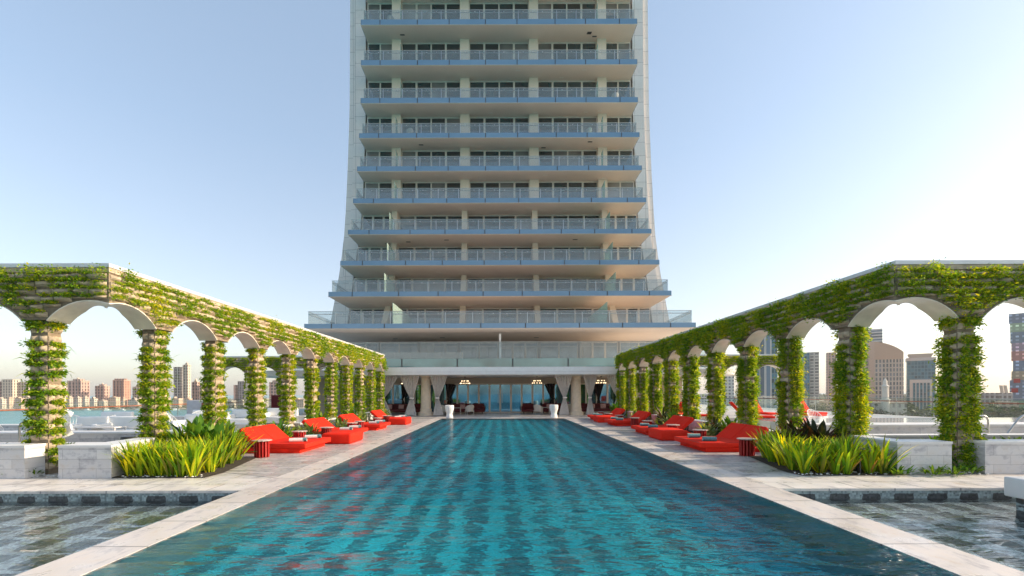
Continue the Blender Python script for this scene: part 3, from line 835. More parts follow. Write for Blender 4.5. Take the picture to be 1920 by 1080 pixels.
upf = [False]
for x, y, lb in ((-5.97, 17.28, 'nearer red-orange rounded pouf between the left daybeds'), (-6.0, 27.2, 'farther red-orange rounded pouf between the left daybeds'),
                 (6.62, 18.0, 'nearer red rounded pouf between the right daybeds'), (6.5, 28.5, 'farther red rounded pouf between the right daybeds')):
    place(pf, upf, x, y, 0, lb, 'pouf', 'red poufs')
st = empty('side_table')
sb = MB()
for k in range(14):
    a = 2*PI*k/14; mtx = Matrix.Rotation(a, 4, 'Z')
    sb.rbox(.085, .205, -.022, .022, 0, .47, .006, 1, mtx)
sb.cyl((0,0,0), (0,0,.47), .10, .10, 14)
sb.build('base', M['red_d'], st)
MB().lathe([(.235, .472), (.262, .478), (.262, .498), (.235, .504)], 56, wob=lambda t, z: .035*math.cos(14*t)).build('table_top', M['tabletop'], st)
ust = [False]
tl = [(-6.95, 13.25), (-7.25, 16.42), (-6.95, 18.2), (-6.85, 21.0), (-6.85, 22.15), (-6.8, 25.1), (-6.9, 27.6)]
tr = [(7.15, 13.2), (7.2, 16.4), (7.2, 18.98), (7.05, 21.8), (7.2, 24.4), (7.15, 27.3), (7.0, 29.5), (7.1, 32.2)]
for side, lst in (('left', tl), ('right', tr)):
    for k, (x, y) in enumerate(lst): place(st, ust, x, y, random.random(), 'fluted dark red side table on the %s deck, %s from the camera' % (side, ORD[k]), 'side table', 'fluted red side tables')
def roll(mat, r=.065, L=.40):
    o = empty('rolled_towel')
    MB().cyl((-L/2, 0, r), (L/2, 0, r), r, r, 14, False).build('outer_fold', mat, o)
    V, Fs = [], []
    for sx_ in (-1, 1):
        n = 34; o_ = len(V)
        for i in range(n):
            t = i/(n-1); a = t*2*PI*3; rr = .008 + (r-.010)*t
            for x in (L/2-.004, L/2-.05): V.append((sx_*x, rr*math.cos(a), r + rr*math.sin(a)))
        Fs += [(o_+2*i, o_+2*i+1, o_+2*i+3, o_+2*i+2) for i in range(n-1)]
    mb = MB().add(V, Fs)
    mb.cyl((-L/2+.03, 0, r), (L/2-.03, 0, r), r*.94, r*.94, 12)
    mb.build('inner_roll', M['towel_w'] if mat is not M['towel_w'] else M['towel_t'], o)
    return o
protos = [roll(M['towel_w']), roll(M['towel_t']), roll(M['towel_p'])]
pu = [[False], [False], [False]]
tw_name = ['white', 'teal', 'peach']
for side, lst, sg in (('left', beds_l, 1), ('right', beds_r, -1)):
    for i, (bx, by) in enumerate(lst):
        for h, dy in enumerate((-.55, .55)):
            for q in range(2):
                k = (0 if q == 0 else 1) if side == 'left' else (1 if q == 0 else 2)
                x = bx + sg*(.62 + .02*h) + (q-.5)*.0; y = by + dy + (q-.5)*.17
                place(protos[k], pu[k], x + (0.06*q), y, random.uniform(-.25, .25) + (.2 if sg > 0 else -.1),
                      '%s rolled towel on the %s half of the %s %s daybed' % (tw_name[k], ('near', 'far')[h], dist_words[i], side), 'towel', 'rolled towels', z=.306)

# ------------------------------------------------------------------ white pots at the end of the pool
pt = MB().lathe([(.26, 0), (.29, .03), (.30, .10), (.24, .30), (.23, .36), (.28, .50), (.345, .72), (.36, .88), (.35, 1.0), (.33, 1.02), (.30, 1.0), (.28, .9)], 32, wob=lambda t, z: .03*math.cos(8*t))
p1 = pt.build('urn', M['white']); tag(p1, 'white sculpted urn at the left end of the pool', 'urn', 'white urns'); p1.location = (-3.72, 33.25, 0); p1.scale = (.88, .88, .95)
p2 = p1.copy(); col.objects.link(p2); p2.location = (3.95, 33.6, 0); tag(p2, 'white sculpted urn at the right end of the pool', 'urn', 'white urns')

# ------------------------------------------------------------------ pavilion
pav = empty('pavilion', (0, 42.4, 0)); tag(pav, 'low white flat-roofed pavilion with glass doors at the end of the pool', 'pavilion')
def part(mb, name, mat, root=pav, smooth=False, parent2=None, kind=None):
    o = mb.build(name, mat, parent2 or root, smooth=smooth)
    o.matrix_parent_inverse = Matrix.Translation(-Vector(root.location))
    if parent2: o.matrix_parent_inverse = Matrix.Identity(4)
    if kind: o['kind'] = kind
    return o
ZR0, ZR1 = 3.29, 3.87
roof = MB()
n_ = 24
def wing(sg):
    pts = [(sg*9.3, 37.2)]
    for k in range(n_+1):
        a = -PI/2 + PI*k/n_; pts.append((sg*(17.8 + 3.3*math.cos(a)), 40.6 + 3.4*math.sin(a)))
    pts.append((sg*9.3, 44)); return pts if sg > 0 else pts[::-1]
roof.prism([(-9.3, 35.3), (9.3, 35.3), (9.3, 44), (-9.3, 44)], ZR0, ZR1, 'z')
part(roof, 'roof', M['white'])
for sg in (-1, 1): part(MB().prism(wing(sg), ZR0+.004, ZR1-.12, 'z'), 'roof_wing', M['white'])
part(MB().box(-9.25, 9.25, 35.38, 42.3, ZR0-.03, ZR0-.002), 'ceiling', M['cap'])
part(MB().box(-9.4, 9.4, 35.27, 35.297, ZR0+.20, ZR0+.215), 'fascia_groove', M['linerrim'])
part(MB().box(-14, 14, 42.45, 42.8, 2.74, ZR0-.03), 'bulkhead', M['beige'])
for sg in (-1, 1): part(MB().box(min(sg*11, sg*17), max(sg*11, sg*17), 42.5, 42.9, 0, ZR0), 'end_wall', M['beige'])
nd = 22
for k in range(nd):
    x0 = -11.0 + k*1.0; x1 = x0 + 1.0
    fm = MB(); y0, y1 = 42.40, 42.50
    fm.box(x0, x0+.085, y0, y1, 0, 2.74).box(x1-.085, x1, y0, y1, 0, 2.74).box(x0+.085, x1-.085, y0, y1, 2.62, 2.74).box(x0+.085, x1-.085, y0, y1, 0, .10)
    d = part(fm, 'glass_door', M['mull'])
    g = MB().box(x0+.085, x1-.085, 42.44, 42.46, .10, 2.62).build('pane', M['door_glass'], d, smooth=False)
    if k in (10, 11):
        MB().box(x0+(.16 if k == 11 else .78), x0+(.20 if k == 11 else .82), 42.36, 42.40, .9, 2.2).build('handle', M['white'], d, smooth=False)
for sx_ in (-15.8, -6.2, 6.3, 15.9):
    c = MB().lathe([(.62, 0), (.62, .22), (.56, .24), (.52, .30), (.46, .34), (.47, .55), (.43, .60), (.40, 2.7), (.385, 2.95), (.42, 2.97), (.42, 3.02), (.39, 3.04), (.40, 3.16), (.50, 3.20), (.50, 3.27)], 28, (sx_, 37.9, 0))
    part(c, 'column', M['column'], smooth=True)
# drapes
def drape(x0, x1, y, tie, mat, label, z1=3.27, z0=.03, tz=1.45, rate=9):
    N, K = 90, 22; V, Fs = [], []
    for j in range(K+1):
        t = j/K; z = z0 + (z1-z0)*t
        k = abs(z-tz)/(z1-tz) if z > tz else abs(tz-z)/(tz-z0)*.5
        wf = .12 + .88*min(1, k**.85)
        for i in range(N+1):
            s_ = i/N; xf = x0 + (x1-x0)*s_
            x = tie + (xf-tie)*wf; dep = .10*math.sin(s_*2*PI*rate + .6*math.sin(t*3))*(.5+.5*wf) + .03*math.sin(s_*37+t*2)
            V.append((x, y+dep, z))
    for j in range(K):
        for i in range(N):
            a = j*(N+1)+i; Fs.append((a, a+1, a+N+2, a+N+1))
    xc, yc = tie, y
    o = empty('curtain', (xc, yc, 0)); tag(o, label, 'curtain', 'tied curtains of the pavilion')
    mb = MB().add([(a-xc, b_-yc, c) for a, b_, c in V], Fs)
    mb.build('fabric', mat, o, ang=80)
    hw = abs(x1-x0)*.10+.03
    MB().lathe([(hw, tz-.06), (hw*1.05, tz), (hw, tz+.06)], 16).build('tieback', mat, o)
YD = 37.35
def dx(px, D=YD): return (px-CX)*D/F
for (a, b_, t, lb) in ((712, 747, 716, 'grey linen drape tied to the left, leftmost of the pavilion'), (749, 786, 772, 'grey linen drape knotted left of the left column'), (806, 839, 820, 'grey linen drape knotted right of the left column'),
                   (1040, 1073, 1059, 'grey linen drape knotted left of the right column'), (1094, 1120, 1106, 'grey linen drape knotted right of the right column'), (1137, 1170, 1160, 'grey linen drape tied to the right, rightmost of the pavilion')):
    drape(dx(a), dx(b_), YD, dx(t), M['drape'], lb)
for (a, b_, t, lb) in ((835, 853, 840, 'dark drape tied inside, left of the glass doors'), (1022, 1040, 1038, 'dark drape tied inside, right of the glass doors'), (752, 770, 754, 'dark drape inside behind the left grey drapes'), (1112, 1132, 1122, 'dark drape inside behind the right grey drapes')):
    drape(dx(a, 42), dx(b_, 42), 41.9, dx(t, 42), M['drape_d'], lb, 2.7, .3, 1.3, 4)
# chandeliers
for px, lb in ((872, 'ring chandelier left of the doors'), (1007, 'ring chandelier right of the doors'), (1127, 'ring chandelier partly behind the right drapes'), (762, 'ring chandelier behind the left drapes')):
    D = 39.5; x = (px-CX)*D/F
    ch = empty('chandelier', (x, D, 3.26)); tag(ch, lb + ' with small warm lamps', 'chandelier', 'ring chandeliers under the pavilion roof')
    MB().cyl((0,0,0), (0,0,-.62), .012).cyl((0,0,0), (0,0,-.05), .10).build('stem', M['dark'], ch)
    for rr, zz in ((.42, -.62), (.30, -.42)):
        rg = MB()
        for k in range(20):
            a, c = 2*PI*k/20, 2*PI*(k+1)/20
            rg.cyl((rr*math.cos(a), rr*math.sin(a), zz), (rr*math.cos(c), rr*math.sin(c), zz), .012, n=6)
        for k in range(4):
            a = PI/2*k; rg.cyl((0, 0, zz), (rr*math.cos(a), rr*math.sin(a), zz), .008, n=5)
        rg.build('ring', M['dark'], ch)
        for k in range(10 if rr > .4 else 7):
            a = 2*PI*k/(10 if rr > .4 else 7) + .2
            MB().lathe([(.006, 0), (.016, .02), (.02, .05), (.014, .08), (.004, .09)], 8, (rr*math.cos(a), rr*math.sin(a), zz+.012)).build('lamp', M['lamp'], ch)
# pavilion seating
def armchair():
    o = empty('wicker_armchair')
    MB().rbox(-.34, .34, -.30, .30, .26, .36, .04, 3).build('seat', M['wicker'], o)
    V, Fs = [], []; N = 20
    for i in range(N+1):
        a = PI*(-.06 + 1.12*i/N); top = .60 + .26*math.sin(PI*i/N)**1.2
        for r_, z in ((.33, .30), (.41, top), (.38, top+.01), (.30, .30)): V.append((r_*math.cos(a), r_*math.sin(a)*.95, z))
    for i in range(N):
        for k in range(3): Fs.append((i*4+k, (i+1)*4+k, (i+1)*4+k+1, i*4+k+1))
    MB().add(V, Fs).build('backrest', M['wicker'], o, ang=50)
    for sx_, sy in ((-1,-1), (1,-1), (-1,1), (1,1)): MB().cyl((sx_*.26, sy*.22, 0), (sx_*.28, sy*.24, .28), .022).build('leg', M['wicker'], o)
    return o
ac = armchair(); ua = [False]
for px, D, rz, lb in ((829, 38.6, .6, 'pale wicker armchair beside the left drape'), (880, 38.9, PI+.5, 'pale wicker armchair left of the glass doors'), (1009, 38.8, PI-.5, 'pale wicker armchair right of the glass doors'), (1070, 39.6, .2, 'pale wicker armchair beside the right column')):
    place(ac, ua, (px-CX)*D/F, D, rz, lb, 'armchair', 'wicker armchairs in the pavilion')
for px, fi, lb in ((1105, 6, 'pale wicker armchair on the right end of the fourth balcony from the top'), (770, 6, 'wicker armchair on the left part of the fourth balcony from the top'), (735, 9, 'wicker armchair on the left end of the topmost visible balcony'), (1155, 7, 'wicker armchair on the right end of the third balcony from the top'), (690, 3, 'wicker armchair on the left end of the balcony four above the lowest')):
    zt_ = {6: 30.67, 9: 43.26, 7: 34.57, 3: 19.40}[fi]
    place(ac, ua, (px-CX)*51.2/F, 51.2, PI+random.uniform(-.6, .6), lb, 'armchair', 'armchairs on the balconies', z=zt_)
def sofa(x, y, L, label, mat):
    o = empty('sofa', (x, y, 0)); tag(o, label, 'sofa')
    MB().rbox(-L/2, L/2, -.4, .4, .15, .42, .05).build('seat', mat, o)
    MB().rbox(-L/2, L/2, .25, .45, .42, .88, .06).build('backrest', mat, o)
    for s_ in (-1, 1): MB().rbox(s_*L/2-.09, s_*L/2+.09, -.4, .44, .15, .64, .05).build('armrest', mat, o)
    for sx_, sy in ((-1,-1), (1,-1), (-1,1), (1,1)): MB().cyl((sx_*(L/2-.1), sy*.3, 0), (sx_*(L/2-.1), sy*.3, .16), .025).build('leg', M['dark'], o)
for px, L, lb in ((745, 3.0, 'long maroon sofa behind the leftmost drapes'), (781, 1.2, 'maroon sofa behind the left column'), (857, 2.2, 'maroon sofa left of the glass doors'), (895, 1.1, 'maroon sofa nearest the doors on the left'), (990, 1.0, 'maroon sofa nearest the doors on the right'), (1040, 2.2, 'maroon sofa right of the glass doors'), (1118, 2.6, 'maroon sofa behind the right drapes')):
    sofa((px-CX)*41.0/F, 41.0, L, lb, M['maroon'])
pil = MB().rbox(-.24, .24, -.08, .08, 0, .42, .07, 4).build('cushion', plain('pink_patterned_cushion', (.52, .30, .28), .9, var=.6, scale=25)); first_p = True
for px, lb in ((752, 'pink patterned cushion on the long maroon sofa'), (867, 'pink patterned cushion on the sofa left of the doors'), (1030, 'pink patterned cushion on the sofa right of the doors'), (1110, 'pink patterned cushion on the right sofa'), (1131, 'pink patterned cushion at the right end of the right sofa'), (730, 'pink patterned cushion at the left end of the long sofa')):
    o = pil if first_p else pil.copy()
    if not first_p: col.objects.link(o)
    first_p = False; o.location = ((px-CX)*40.9/F, 40.9, .425); o.rotation_euler = (R(-12), 0, random.uniform(-.3, .3)); tag(o, lb, 'cushion', 'patterned cushions')
def low_table(x, y, w_, h, label, mat, d_=.5, cat='table'):
    o = empty('low_table', (x, y, 0)); tag(o, label, cat)
    MB().rbox(-w_/2, w_/2, -d_/2, d_/2, h-.04, h, .01, 2).build('table_top', mat, o)
    for sx_, sy in ((-1,-1), (1,-1), (-1,1), (1,1)): MB().box(sx_*(w_/2-.06)-.02, sx_*(w_/2-.06)+.02, sy*(d_/2-.06)-.02, sy*(d_/2-.06)+.02, 0, h-.04).build('leg', mat, o, smooth=False)
low_table((857-CX)*39.2/F, 39.2, .7, .6, 'square pale table between the wicker armchairs on the left', M['wicker'])
low_table((1024-CX)*39.2/F, 39.4, .7, .6, 'square pale table beside the wicker armchair on the right', M['wicker'])

# ------------------------------------------------------------------ the tower
YW = 53.0
tw = empty('apartment_tower', (0, YW, 3.9)); tag(tw, 'tall white balconied apartment tower with blue glass slab edges', 'tower')
def tpart(mb, name, mat, smooth=False, kind=None):
    o = mb.build(name, mat, tw, smooth=smooth); o.matrix_parent_inverse = Matrix.Translation(-Vector(tw.location))
    if kind: o['kind'] = kind
    return o
def tsub(mb, name, mat, par, smooth=False): return mb.build(name, mat, par, smooth=smooth)
# floors: (top of slab z, edge depth, half width, thickness)
FL = [(8.29, 42.0, 18.1, .45), (12.25, 46.5, 17.55, .50), (15.76, 47.7, 16.75, .50), (19.40, 48.8, 16.3, .50), (23.1, 49.6, 16.0, .52),
      (27.0, 50.4, 15.8, .54), (30.67, 50.4, 15.55, .54), (34.57, 50.4, 15.38, .58), (38.77, 50.4, 15.33, .58), (43.26, 50.4, 15.33, .60), (47.9, 50.4, 15.33, .60), (52.4, 50.4, 15.33, .60), (56.8, 50.4, 15.33, .60)]
OUT = [(-1, 21.6), (5.4, 21.0), (10, 19.9), (16.3, 18.75), (20.3, 18.25), (24, 18.0), (29, 17.77), (35.2, 17.55), (47.6, 17.45), (60, 17.45)]
INW = [(-1, 19.0), (5.4, 18.9), (10, 17.75), (16.3, 16.95), (20.3, 16.3), (24, 15.95), (29, 15.75), (35.2, 15.55), (60, 15.5)]
def interp(tb, z):
    for (z0, v0), (z1, v1) in zip(tb[:-1], tb[1:]):
        if z <= z1: return v0 + (v1-v0)*(z-z0)/(z1-z0)
    return tb[-1][1]
for sg in (-1, 1):
    zs_ = [-1 + 61*k/40 for k in range(41)]
    # three stepped blades make each side wing
    for (f0, f1, yy, nm) in ((0, .36, YW+.35, 'side_wing'), (.36, 1.0, YW-.02, 'side_wing')):
        V = []
        for z in zs_:
            o_, i_ = interp(OUT, z), interp(INW, z)
            xa, xb = o_+(i_-o_)*f0, o_+(i_-o_)*f1
            for (x, y) in ((xa, yy), (xb, yy), (xb, YW+24), (xa, YW+24)): V.append((sg*x, y, z))
        Fs = []
        for k in range(40):
            for q in range(4): a = k*4+q; b_ = k*4+(q+1)%4; Fs.append((a, b_, b_+4, a+4))
        Fs += [(0,1,2,3), (160,161,162,163)]
        tpart(MB().add(V, Fs), nm, M['towerw'])
tpart(MB().prism([(-19, -1), (19, -1), (17.7, 10), (15.9, 24), (15.45, 36), (15.45, 60), (-15.45, 60), (-15.45, 36), (-15.9, 24), (-17.7, 10)], YW+.35, YW+24, 'y'), 'core', M['beige'])
PX = [(8.3, 13.55, 4.4), (12.3, 12.6, 4.2), (15.8, 12.2, 4.1), (20, 11.95, 4.0), (60, 11.75, 3.95)]
def pier_x(z, k):
    sg = -1 if k < 2 else 1; j = 1 if k in (0, 3) else 2
    return sg*interp([(p[0], p[j]) for p in PX], z)
def windows(z0, z1, xs, gm=None):
    """xs: list of (xa, xb, panes)"""
    for (xa, xb, n) in xs:
        f = MB(); y0, y1 = YW-.02, YW+.14
        fwd = .075
        pw_ = (xb-xa)/n; g = MB()
        f.box(xa, xb, y0, y1, z1-.13, z1); f.box(xa, xb, y0, y1, z0, z0+.09)
        for k in range(n+1):
            xc = xa + k*pw_; wdt = fwd*(1.5 if k in (1, n-1) and n > 2 else 1)
            f.box(max(xa, xc-wdt), min(xb, xc+wdt), y0, y1, z0+.09, z1-.13)
        fr_ = tpart(f, 'window', M['mull'])
        for k in range(n):
            xc = xa + k*pw_; r_ = random.random(); g.m = 1 if r_ < .16 else 0
            g.box(xc+fwd, xc+pw_-fwd, YW+.04, YW+.07, z0+.09, z1-.13)
            if random.random() < .13:
                g.m = 1; h = random.uniform(.3, .8); g.box(xc+fwd+.02, xc+pw_-fwd-.02, YW+.02, YW+.038, z1-.13-h*(z1-z0), z1-.13)
        g.m = 0
        tsub(g, 'pane', gm or [M['wing'], M['winc']], fr_)
for fi, (zt, ye, hw, th) in enumerate(FL):
    # balcony slab: soffit + blue glass edge panels + balustrade
    sl = tpart(MB().box(-hw+.04, hw-.04, ye+.05, YW-.03, zt-th, zt-.02), 'balcony', M['soffit'])
    if fi >= 11: continue
    fa = MB(); nb = 10
    cuts = [-hw, -hw*.86, -hw*.59, -hw*.36, -hw*.098, hw*.13, hw*.405, hw*.625, hw*.87, hw]
    for a, b_ in zip(cuts[:-1], cuts[1:]): fa.box(a+.05, b_-.05, ye-.02, ye+.05, zt-th+.02, zt)
    for sg in (-1, 1):
        fa.box(min(sg*hw, sg*(hw-.04)), max(sg*hw, sg*(hw-.04)), ye+.06, YW-.1, zt-th+.02, zt)
    tsub(fa, 'glass_edge', M['fascia'], sl)
    tsub(MB().box(-hw+.02, hw-.02, ye+.0, ye+.045, zt-th, zt-.01), 'edge_joint', M['dark'], sl)
    tsub(MB().box(-hw, hw, ye-.03, ye+.06, zt-th-.03, zt-th-.002), 'drip_edge', M['mull'], sl)
    gz = zt + 1.15; inn = .35
    gl = MB(); xs_ = [-hw+inn + (2*hw-2*inn)*k/14 for k in range(15)]
    for a, b_ in zip(xs_[:-1], xs_[1:]): gl.box(a+.01, b_-.01, ye+.12, ye+.14, zt, gz)
    for sg in (-1, 1): gl.box(min(sg*(hw-inn), sg*(hw-inn+.02)), max(sg*(hw-inn), sg*(hw-inn+.02)), ye+.15, YW-.3, zt, gz)
    tsub(gl, 'balustrade_glass', M['bglass'], sl)
    rl = MB(); rl.cyl((-hw+inn, ye+.13, gz+.01), (hw-inn, ye+.13, gz+.01), .022, n=6)
    rl.cyl((-hw+inn, ye+.2, gz-.24), (hw-inn, ye+.2, gz-.24), .03, n=6)
    for sg in (-1, 1):
        rl.cyl((sg*(hw-inn), ye+.13, gz+.01), (sg*(hw-inn), YW-.3, gz+.01), .022, n=6)
        rl.cyl((sg*(hw-inn-.08), ye+.2, gz-.24), (sg*(hw-inn-.08), YW-.3, gz-.24), .03, n=6)
    for x in xs_[1:-1]: rl.box(x-.025, x+.025, ye+.10, ye+.19, zt, gz-.1)
    bt = rl
    for x in xs_[:-1]:
        for f_ in (.25, .75): bt.box(x+(xs_[1]-xs_[0])*f_-.05, x+(xs_[1]-xs_[0])*f_+.05, ye+.075, ye+.115, gz-.27, gz-.21)
    tsub(rl, 'handrail', M['steel'], sl)
    # ceiling vents and downlights under the slab
    vt = MB()
    for k in range(3 + fi % 2):
        x = random.uniform(-hw*.85, hw*.85); y = ye + (YW-ye)*random.uniform(.3, .8); vt.box(x-.25, x+.25, y-.08, y+.08, zt-th-.03, zt-th-.001)
    tsub(vt, 'ceiling_vent', M['dark'] if fi % 3 == 0 else M['mull'], sl)
    # walls, piers, windows up to the next soffit
    znx = FL[fi+1][0] - FL[fi+1][3]
    edge = interp(INW, (zt+znx)/2) - .25
    px_ = [(pier_x(zt, k), pier_x(znx, k)) for k in range(4)]
    thick = 1.05 if fi >= 4 else .62
    ypf = YW-.55 if fi >= 4 else YW-1.3
    for (xb, xt) in px_:
        P = [(xb-thick/2, ypf, zt), (xb+thick/2, ypf, zt), (xb+thick/2, YW-.03, zt), (xb-thick/2, YW-.03, zt), (xt-thick/2, ypf, znx), (xt+thick/2, ypf, znx), (xt+thick/2, YW-.03, znx), (xt-thick/2, YW-.03, znx)]
        tpart(MB().add(P, [(0,3,2,1), (4,5,6,7), (0,1,5,4), (1,2,6,5), (2,3,7,6), (3,0,4,7)]), 'pier', M['pier'])
    mid = [(a+b_)/2 for a, b_ in px_]; g_ = thick/2
    bays = [(-edge, mid[0]-g_, 2 if fi > 3 else 3), (mid[0]+g_, mid[1]-g_, 4), (mid[1]+g_, mid[2]-g_, 4), (mid[2]+g_, mid[3]-g_, 4), (mid[3]+g_, edge, 2 if fi > 3 else 3)]
    if fi < 10: windows(zt+.005, znx-.005, bays)
    # privacy screens
    for sg in (-1, 1):
        if fi in (4, 5, 6): X = sg*11.55
        elif fi == 0: X = sg*9.97
        else: X = sg*11.0
        if fi in (2, 1, 3) : X = sg*(11.9 if fi < 3 else 11.9)
        tpart(MB().box(X-.015, X+.015, ye+.3, YW-1.4, zt+.02, zt+2.0), 'privacy_screen', M['gglass'])
# first floor terrace behind the pavilion roof
Y1, ZT1 = 43.5, 5.15
tr_ = tpart(MB().box(-21, 21, Y1+.05, YW-.03, 3.9, ZT1-.02), 'terrace', M['white'])
gp = MB(); x = -20.0
while x < 20: gp.box(x+.06, x+5.24, Y1-.02, Y1+.05, 4.30, ZT1); x += 5.3
tsub(gp, 'glass_parapet', M['fascia_g'], tr_)
tsub(MB().box(-20, 20, Y1+.0, Y1+.045, 4.28, ZT1-.01), 'parapet_joint', M['dark'], tr_)
gl = MB(); x = -20.6
while x < 20: gl.box(x+.01, x+1.49, Y1+.1, Y1+.12, ZT1, 6.75); x += 1.5
tsub(gl, 'balustrade_glass', M['bglass'], tr_)
rl = MB(); rl.cyl((-20.6, Y1+.11, 6.76), (20.6, Y1+.11, 6.76), .02, n=6).cyl((-20.6, Y1+.2, 6.3), (20.6, Y1+.2, 6.3), .02, n=6)
tsub(rl, 'handrail', M['steel'], tr_)
tpart(MB().box(-19, 19, YW-.02, YW+.3, ZT1, 5.6), 'sill', M['white'])
windows(5.6, 7.75, [(-18.6+k*4.65, -18.6+(k+1)*4.65-.25, 2 if k % 2 else 3) for k in range(8)], [window_glass('pale_first_floor_glass', (.22, .29, .36), .1, .6), window_glass('blind_first_floor_glass', (.50, .47, .44), .2, .5)])
tpart(MB().box(-.1, .1, Y1+.25, Y1+.35, ZT1, 7.55), 'mast', M['white'])
tpart(MB().box(-14, -4, YW-4.4, YW-4.1, ZT1, 6.2), 'planter', M['white'])

# ------------------------------------------------------------------ outer terraces: glass railings
def railing(x, y0, y1, label):
    o = empty('glass_railing', (x, y0, 0)); tag(o, label, 'railing')
    L = y1-y0; n = int(L/3)
    g = MB()
    for k in range(n): g.box(-.01, .01, k*L/n+.02, (k+1)*L/n-.02, .05, 1.38)
    g.build('glass_panel', M['glass'], o, smooth=False)
    sg = 1 if x < 0 else -1
    MB().cyl((sg*.09, 0, 1.10), (sg*.09, L, 1.10), .032, n=10).build('handrail', M['rail'], o)
    MB().cyl((0, 0, 1.39), (0, L, 1.39), .012, n=6).build('top_rail', M['steel'], o)
    for k in range(n+1): MB().box(-.02, .02, k*L/n-.02, k*L/n+.02, 0, 1.38).build('post', M['steel'], o, smooth=False)
railing(-23.7, 2, 46, 'glass railing with teak handrail on the seaward edge at left')
railing(31.0, 2, 60, 'glass railing with teak handrail on the city edge at right')
def back_rail(x0, x1, y, lb):
    o = empty('glass_railing', (x0, y, 0)); tag(o, lb, 'railing')
    L = x1-x0; n = max(1, int(L/2.4)); g = MB()
    for k in range(n): g.box(k*L/n+.02, (k+1)*L/n-.02, -.01, .01, .05, 1.2)
    g.build('glass_panel', M['glass'], o, smooth=False)
    MB().cyl((0, 0, 1.22), (L, 0, 1.22), .03, n=8).build('handrail', M['dark'], o)
    for k in range(n+1): MB().box(k*L/n-.02, k*L/n+.02, -.02, .02, 0, 1.2).build('post', M['steel'], o, smooth=False)
back_rail(-23.6, -17.5, 46, 'glass railing with dark top rail at the far end of the left terrace')
back_rail(17.5, 30.9, 46, 'glass railing with dark top rail at the far end of the right terrace')

def low_wall(x0, x1, y0, y1, h, label, mat='block'):
    o = empty('low_wall', (x0, y0, 0)); tag(o, label, 'low wall')
    MB().box(0, x1-x0, 0, y1-y0, 0, h-.05).build('block', M[mat], o, smooth=False)
    MB().box(-.02, x1-x0+.02, -.02, y1-y0+.02, h-.05, h).build('cap', M['cap'], o, smooth=False)
low_wall(-22.5, -10.2, 12.4, 12.8, .50, 'low white wall behind the near left arches')
low_wall(-22.5, -10.4, 14.6, 15.4, .62, 'long white bench wall on the left terrace')
low_wall(-22.0, -10.8, 19.5, 20.1, .55, 'white bench wall farther back on the left terrace')
low_wall(-20.0, -11.4, 26.5, 27.1, .55, 'white bench wall nearest the left cross arcade')
low_wall(10.4, 29.5, 13.2, 13.6, .58, 'low white wall behind the near right arches')
low_wall(10.8, 29.5, 15.2, 16.2, .74, 'long raised pool edge on the right terrace')
struct(MB().box(10.9, 29.4, 16.2, 20.5, 0, .66), 'raised_pool_water', plain('pale_pool_water', (.52, .56, .56), .08, var=.1, scale=1.))
# planter greenery behind near walls
for k in range(9):
    plant('flowering_plant', 'ground', 'yellow', -11.2-k*1.2, 11.7+random.uniform(-.3, .3), 1.2, 'low yellow flowering plant behind the near left planter walls, %s from the column' % ORD[k], 'yellow flowers behind the left walls', z=.30)
    plant('flowering_plant', 'ground', 'yellow', 11.4+k*1.2, 11.9+random.uniform(-.3, .3), 1.2, 'low yellow flowering plant behind the near right planter walls, %s from the column' % ORD[k], 'yellow flowers behind the right walls', z=.36)
struct(MB().box(-22.5, -9.6, 11.0, 12.3, 0, .34), 'left_planter_soil', M['soil'])
struct(MB().box(9.7, 29.5, 11.0, 13.1, 0, .38), 'right_planter_soil', M['soil'])

# left terrace furniture
def mesh_chair():
    o = empty('wire_lounge_chair')
    MB().rbox(-.38, .38, -.38, .38, .28, .40, .05).build('seat', M['white'], o)
    bk = MB(); N = 16
    P0 = [(.46*math.cos(PI*k/N), .25+.26*math.sin(PI*k/N), .34) for k in range(N+1)]
    P1 = [(.50*math.cos(PI*k/N), .32+.34*math.sin(PI*k/N), .58+.42*math.sin(PI*k/N)) for k in range(N+1)]
    for a, b_ in zip(P0, P1): bk.cyl(a, b_, .008, n=4)
    for P in (P0, P1, [tuple((u_+v_)/2 for u_, v_ in zip(a, b_)) for a, b_ in zip(P0, P1)]):
        for a, b_ in zip(P[:-1], P[1:]): bk.cyl(a, b_, .013, n=5)
    bk.build('backrest', M['white'], o)
    for sx_, sy in ((-1,-1), (1,-1), (-1,1), (1,1)): MB().cyl((sx_*.34, sy*.32, 0), (sx_*.30, sy*.28, .30), .014, n=6).build('leg', M['white'], o)
    return o
mc = mesh_chair(); um = [False]
for k, (px, D, rz) in enumerate(((20, 18, 2.6), (118, 17.6, .4), (136, 18.5, .9), (176, 18.3, -.5), (345, 21.5, 2.4), (375, 22.5, .5), (398, 21.0, -.8), (300, 19.5, 1.9), (1545, 21.5, .4), (1330, 27, .8))):
    side = 'left' if px < 900 else 'right'
    place(mc, um, (px-CX)*D/F, D, rz, ['white wire lounge chair beyond the near left column, leftmost on the terrace', 'white wire lounge chair just right of the near left column', 'white wire lounge chair beside the railing post seen in the near left arch', 'white wire lounge chair in the middle of the near left arch', 'white wire lounge chair behind the tall leaves in the second left arch', 'white wire lounge chair in the middle of the second left arch', 'white wire lounge chair at the right of the second left arch', 'white wire lounge chair behind the first column of the left side', 'white wire lounge chair by the railing on the right terrace', 'white wire lounge chair farther back on the right terrace'][k], 'lounge chair', 'white wire lounge chairs')
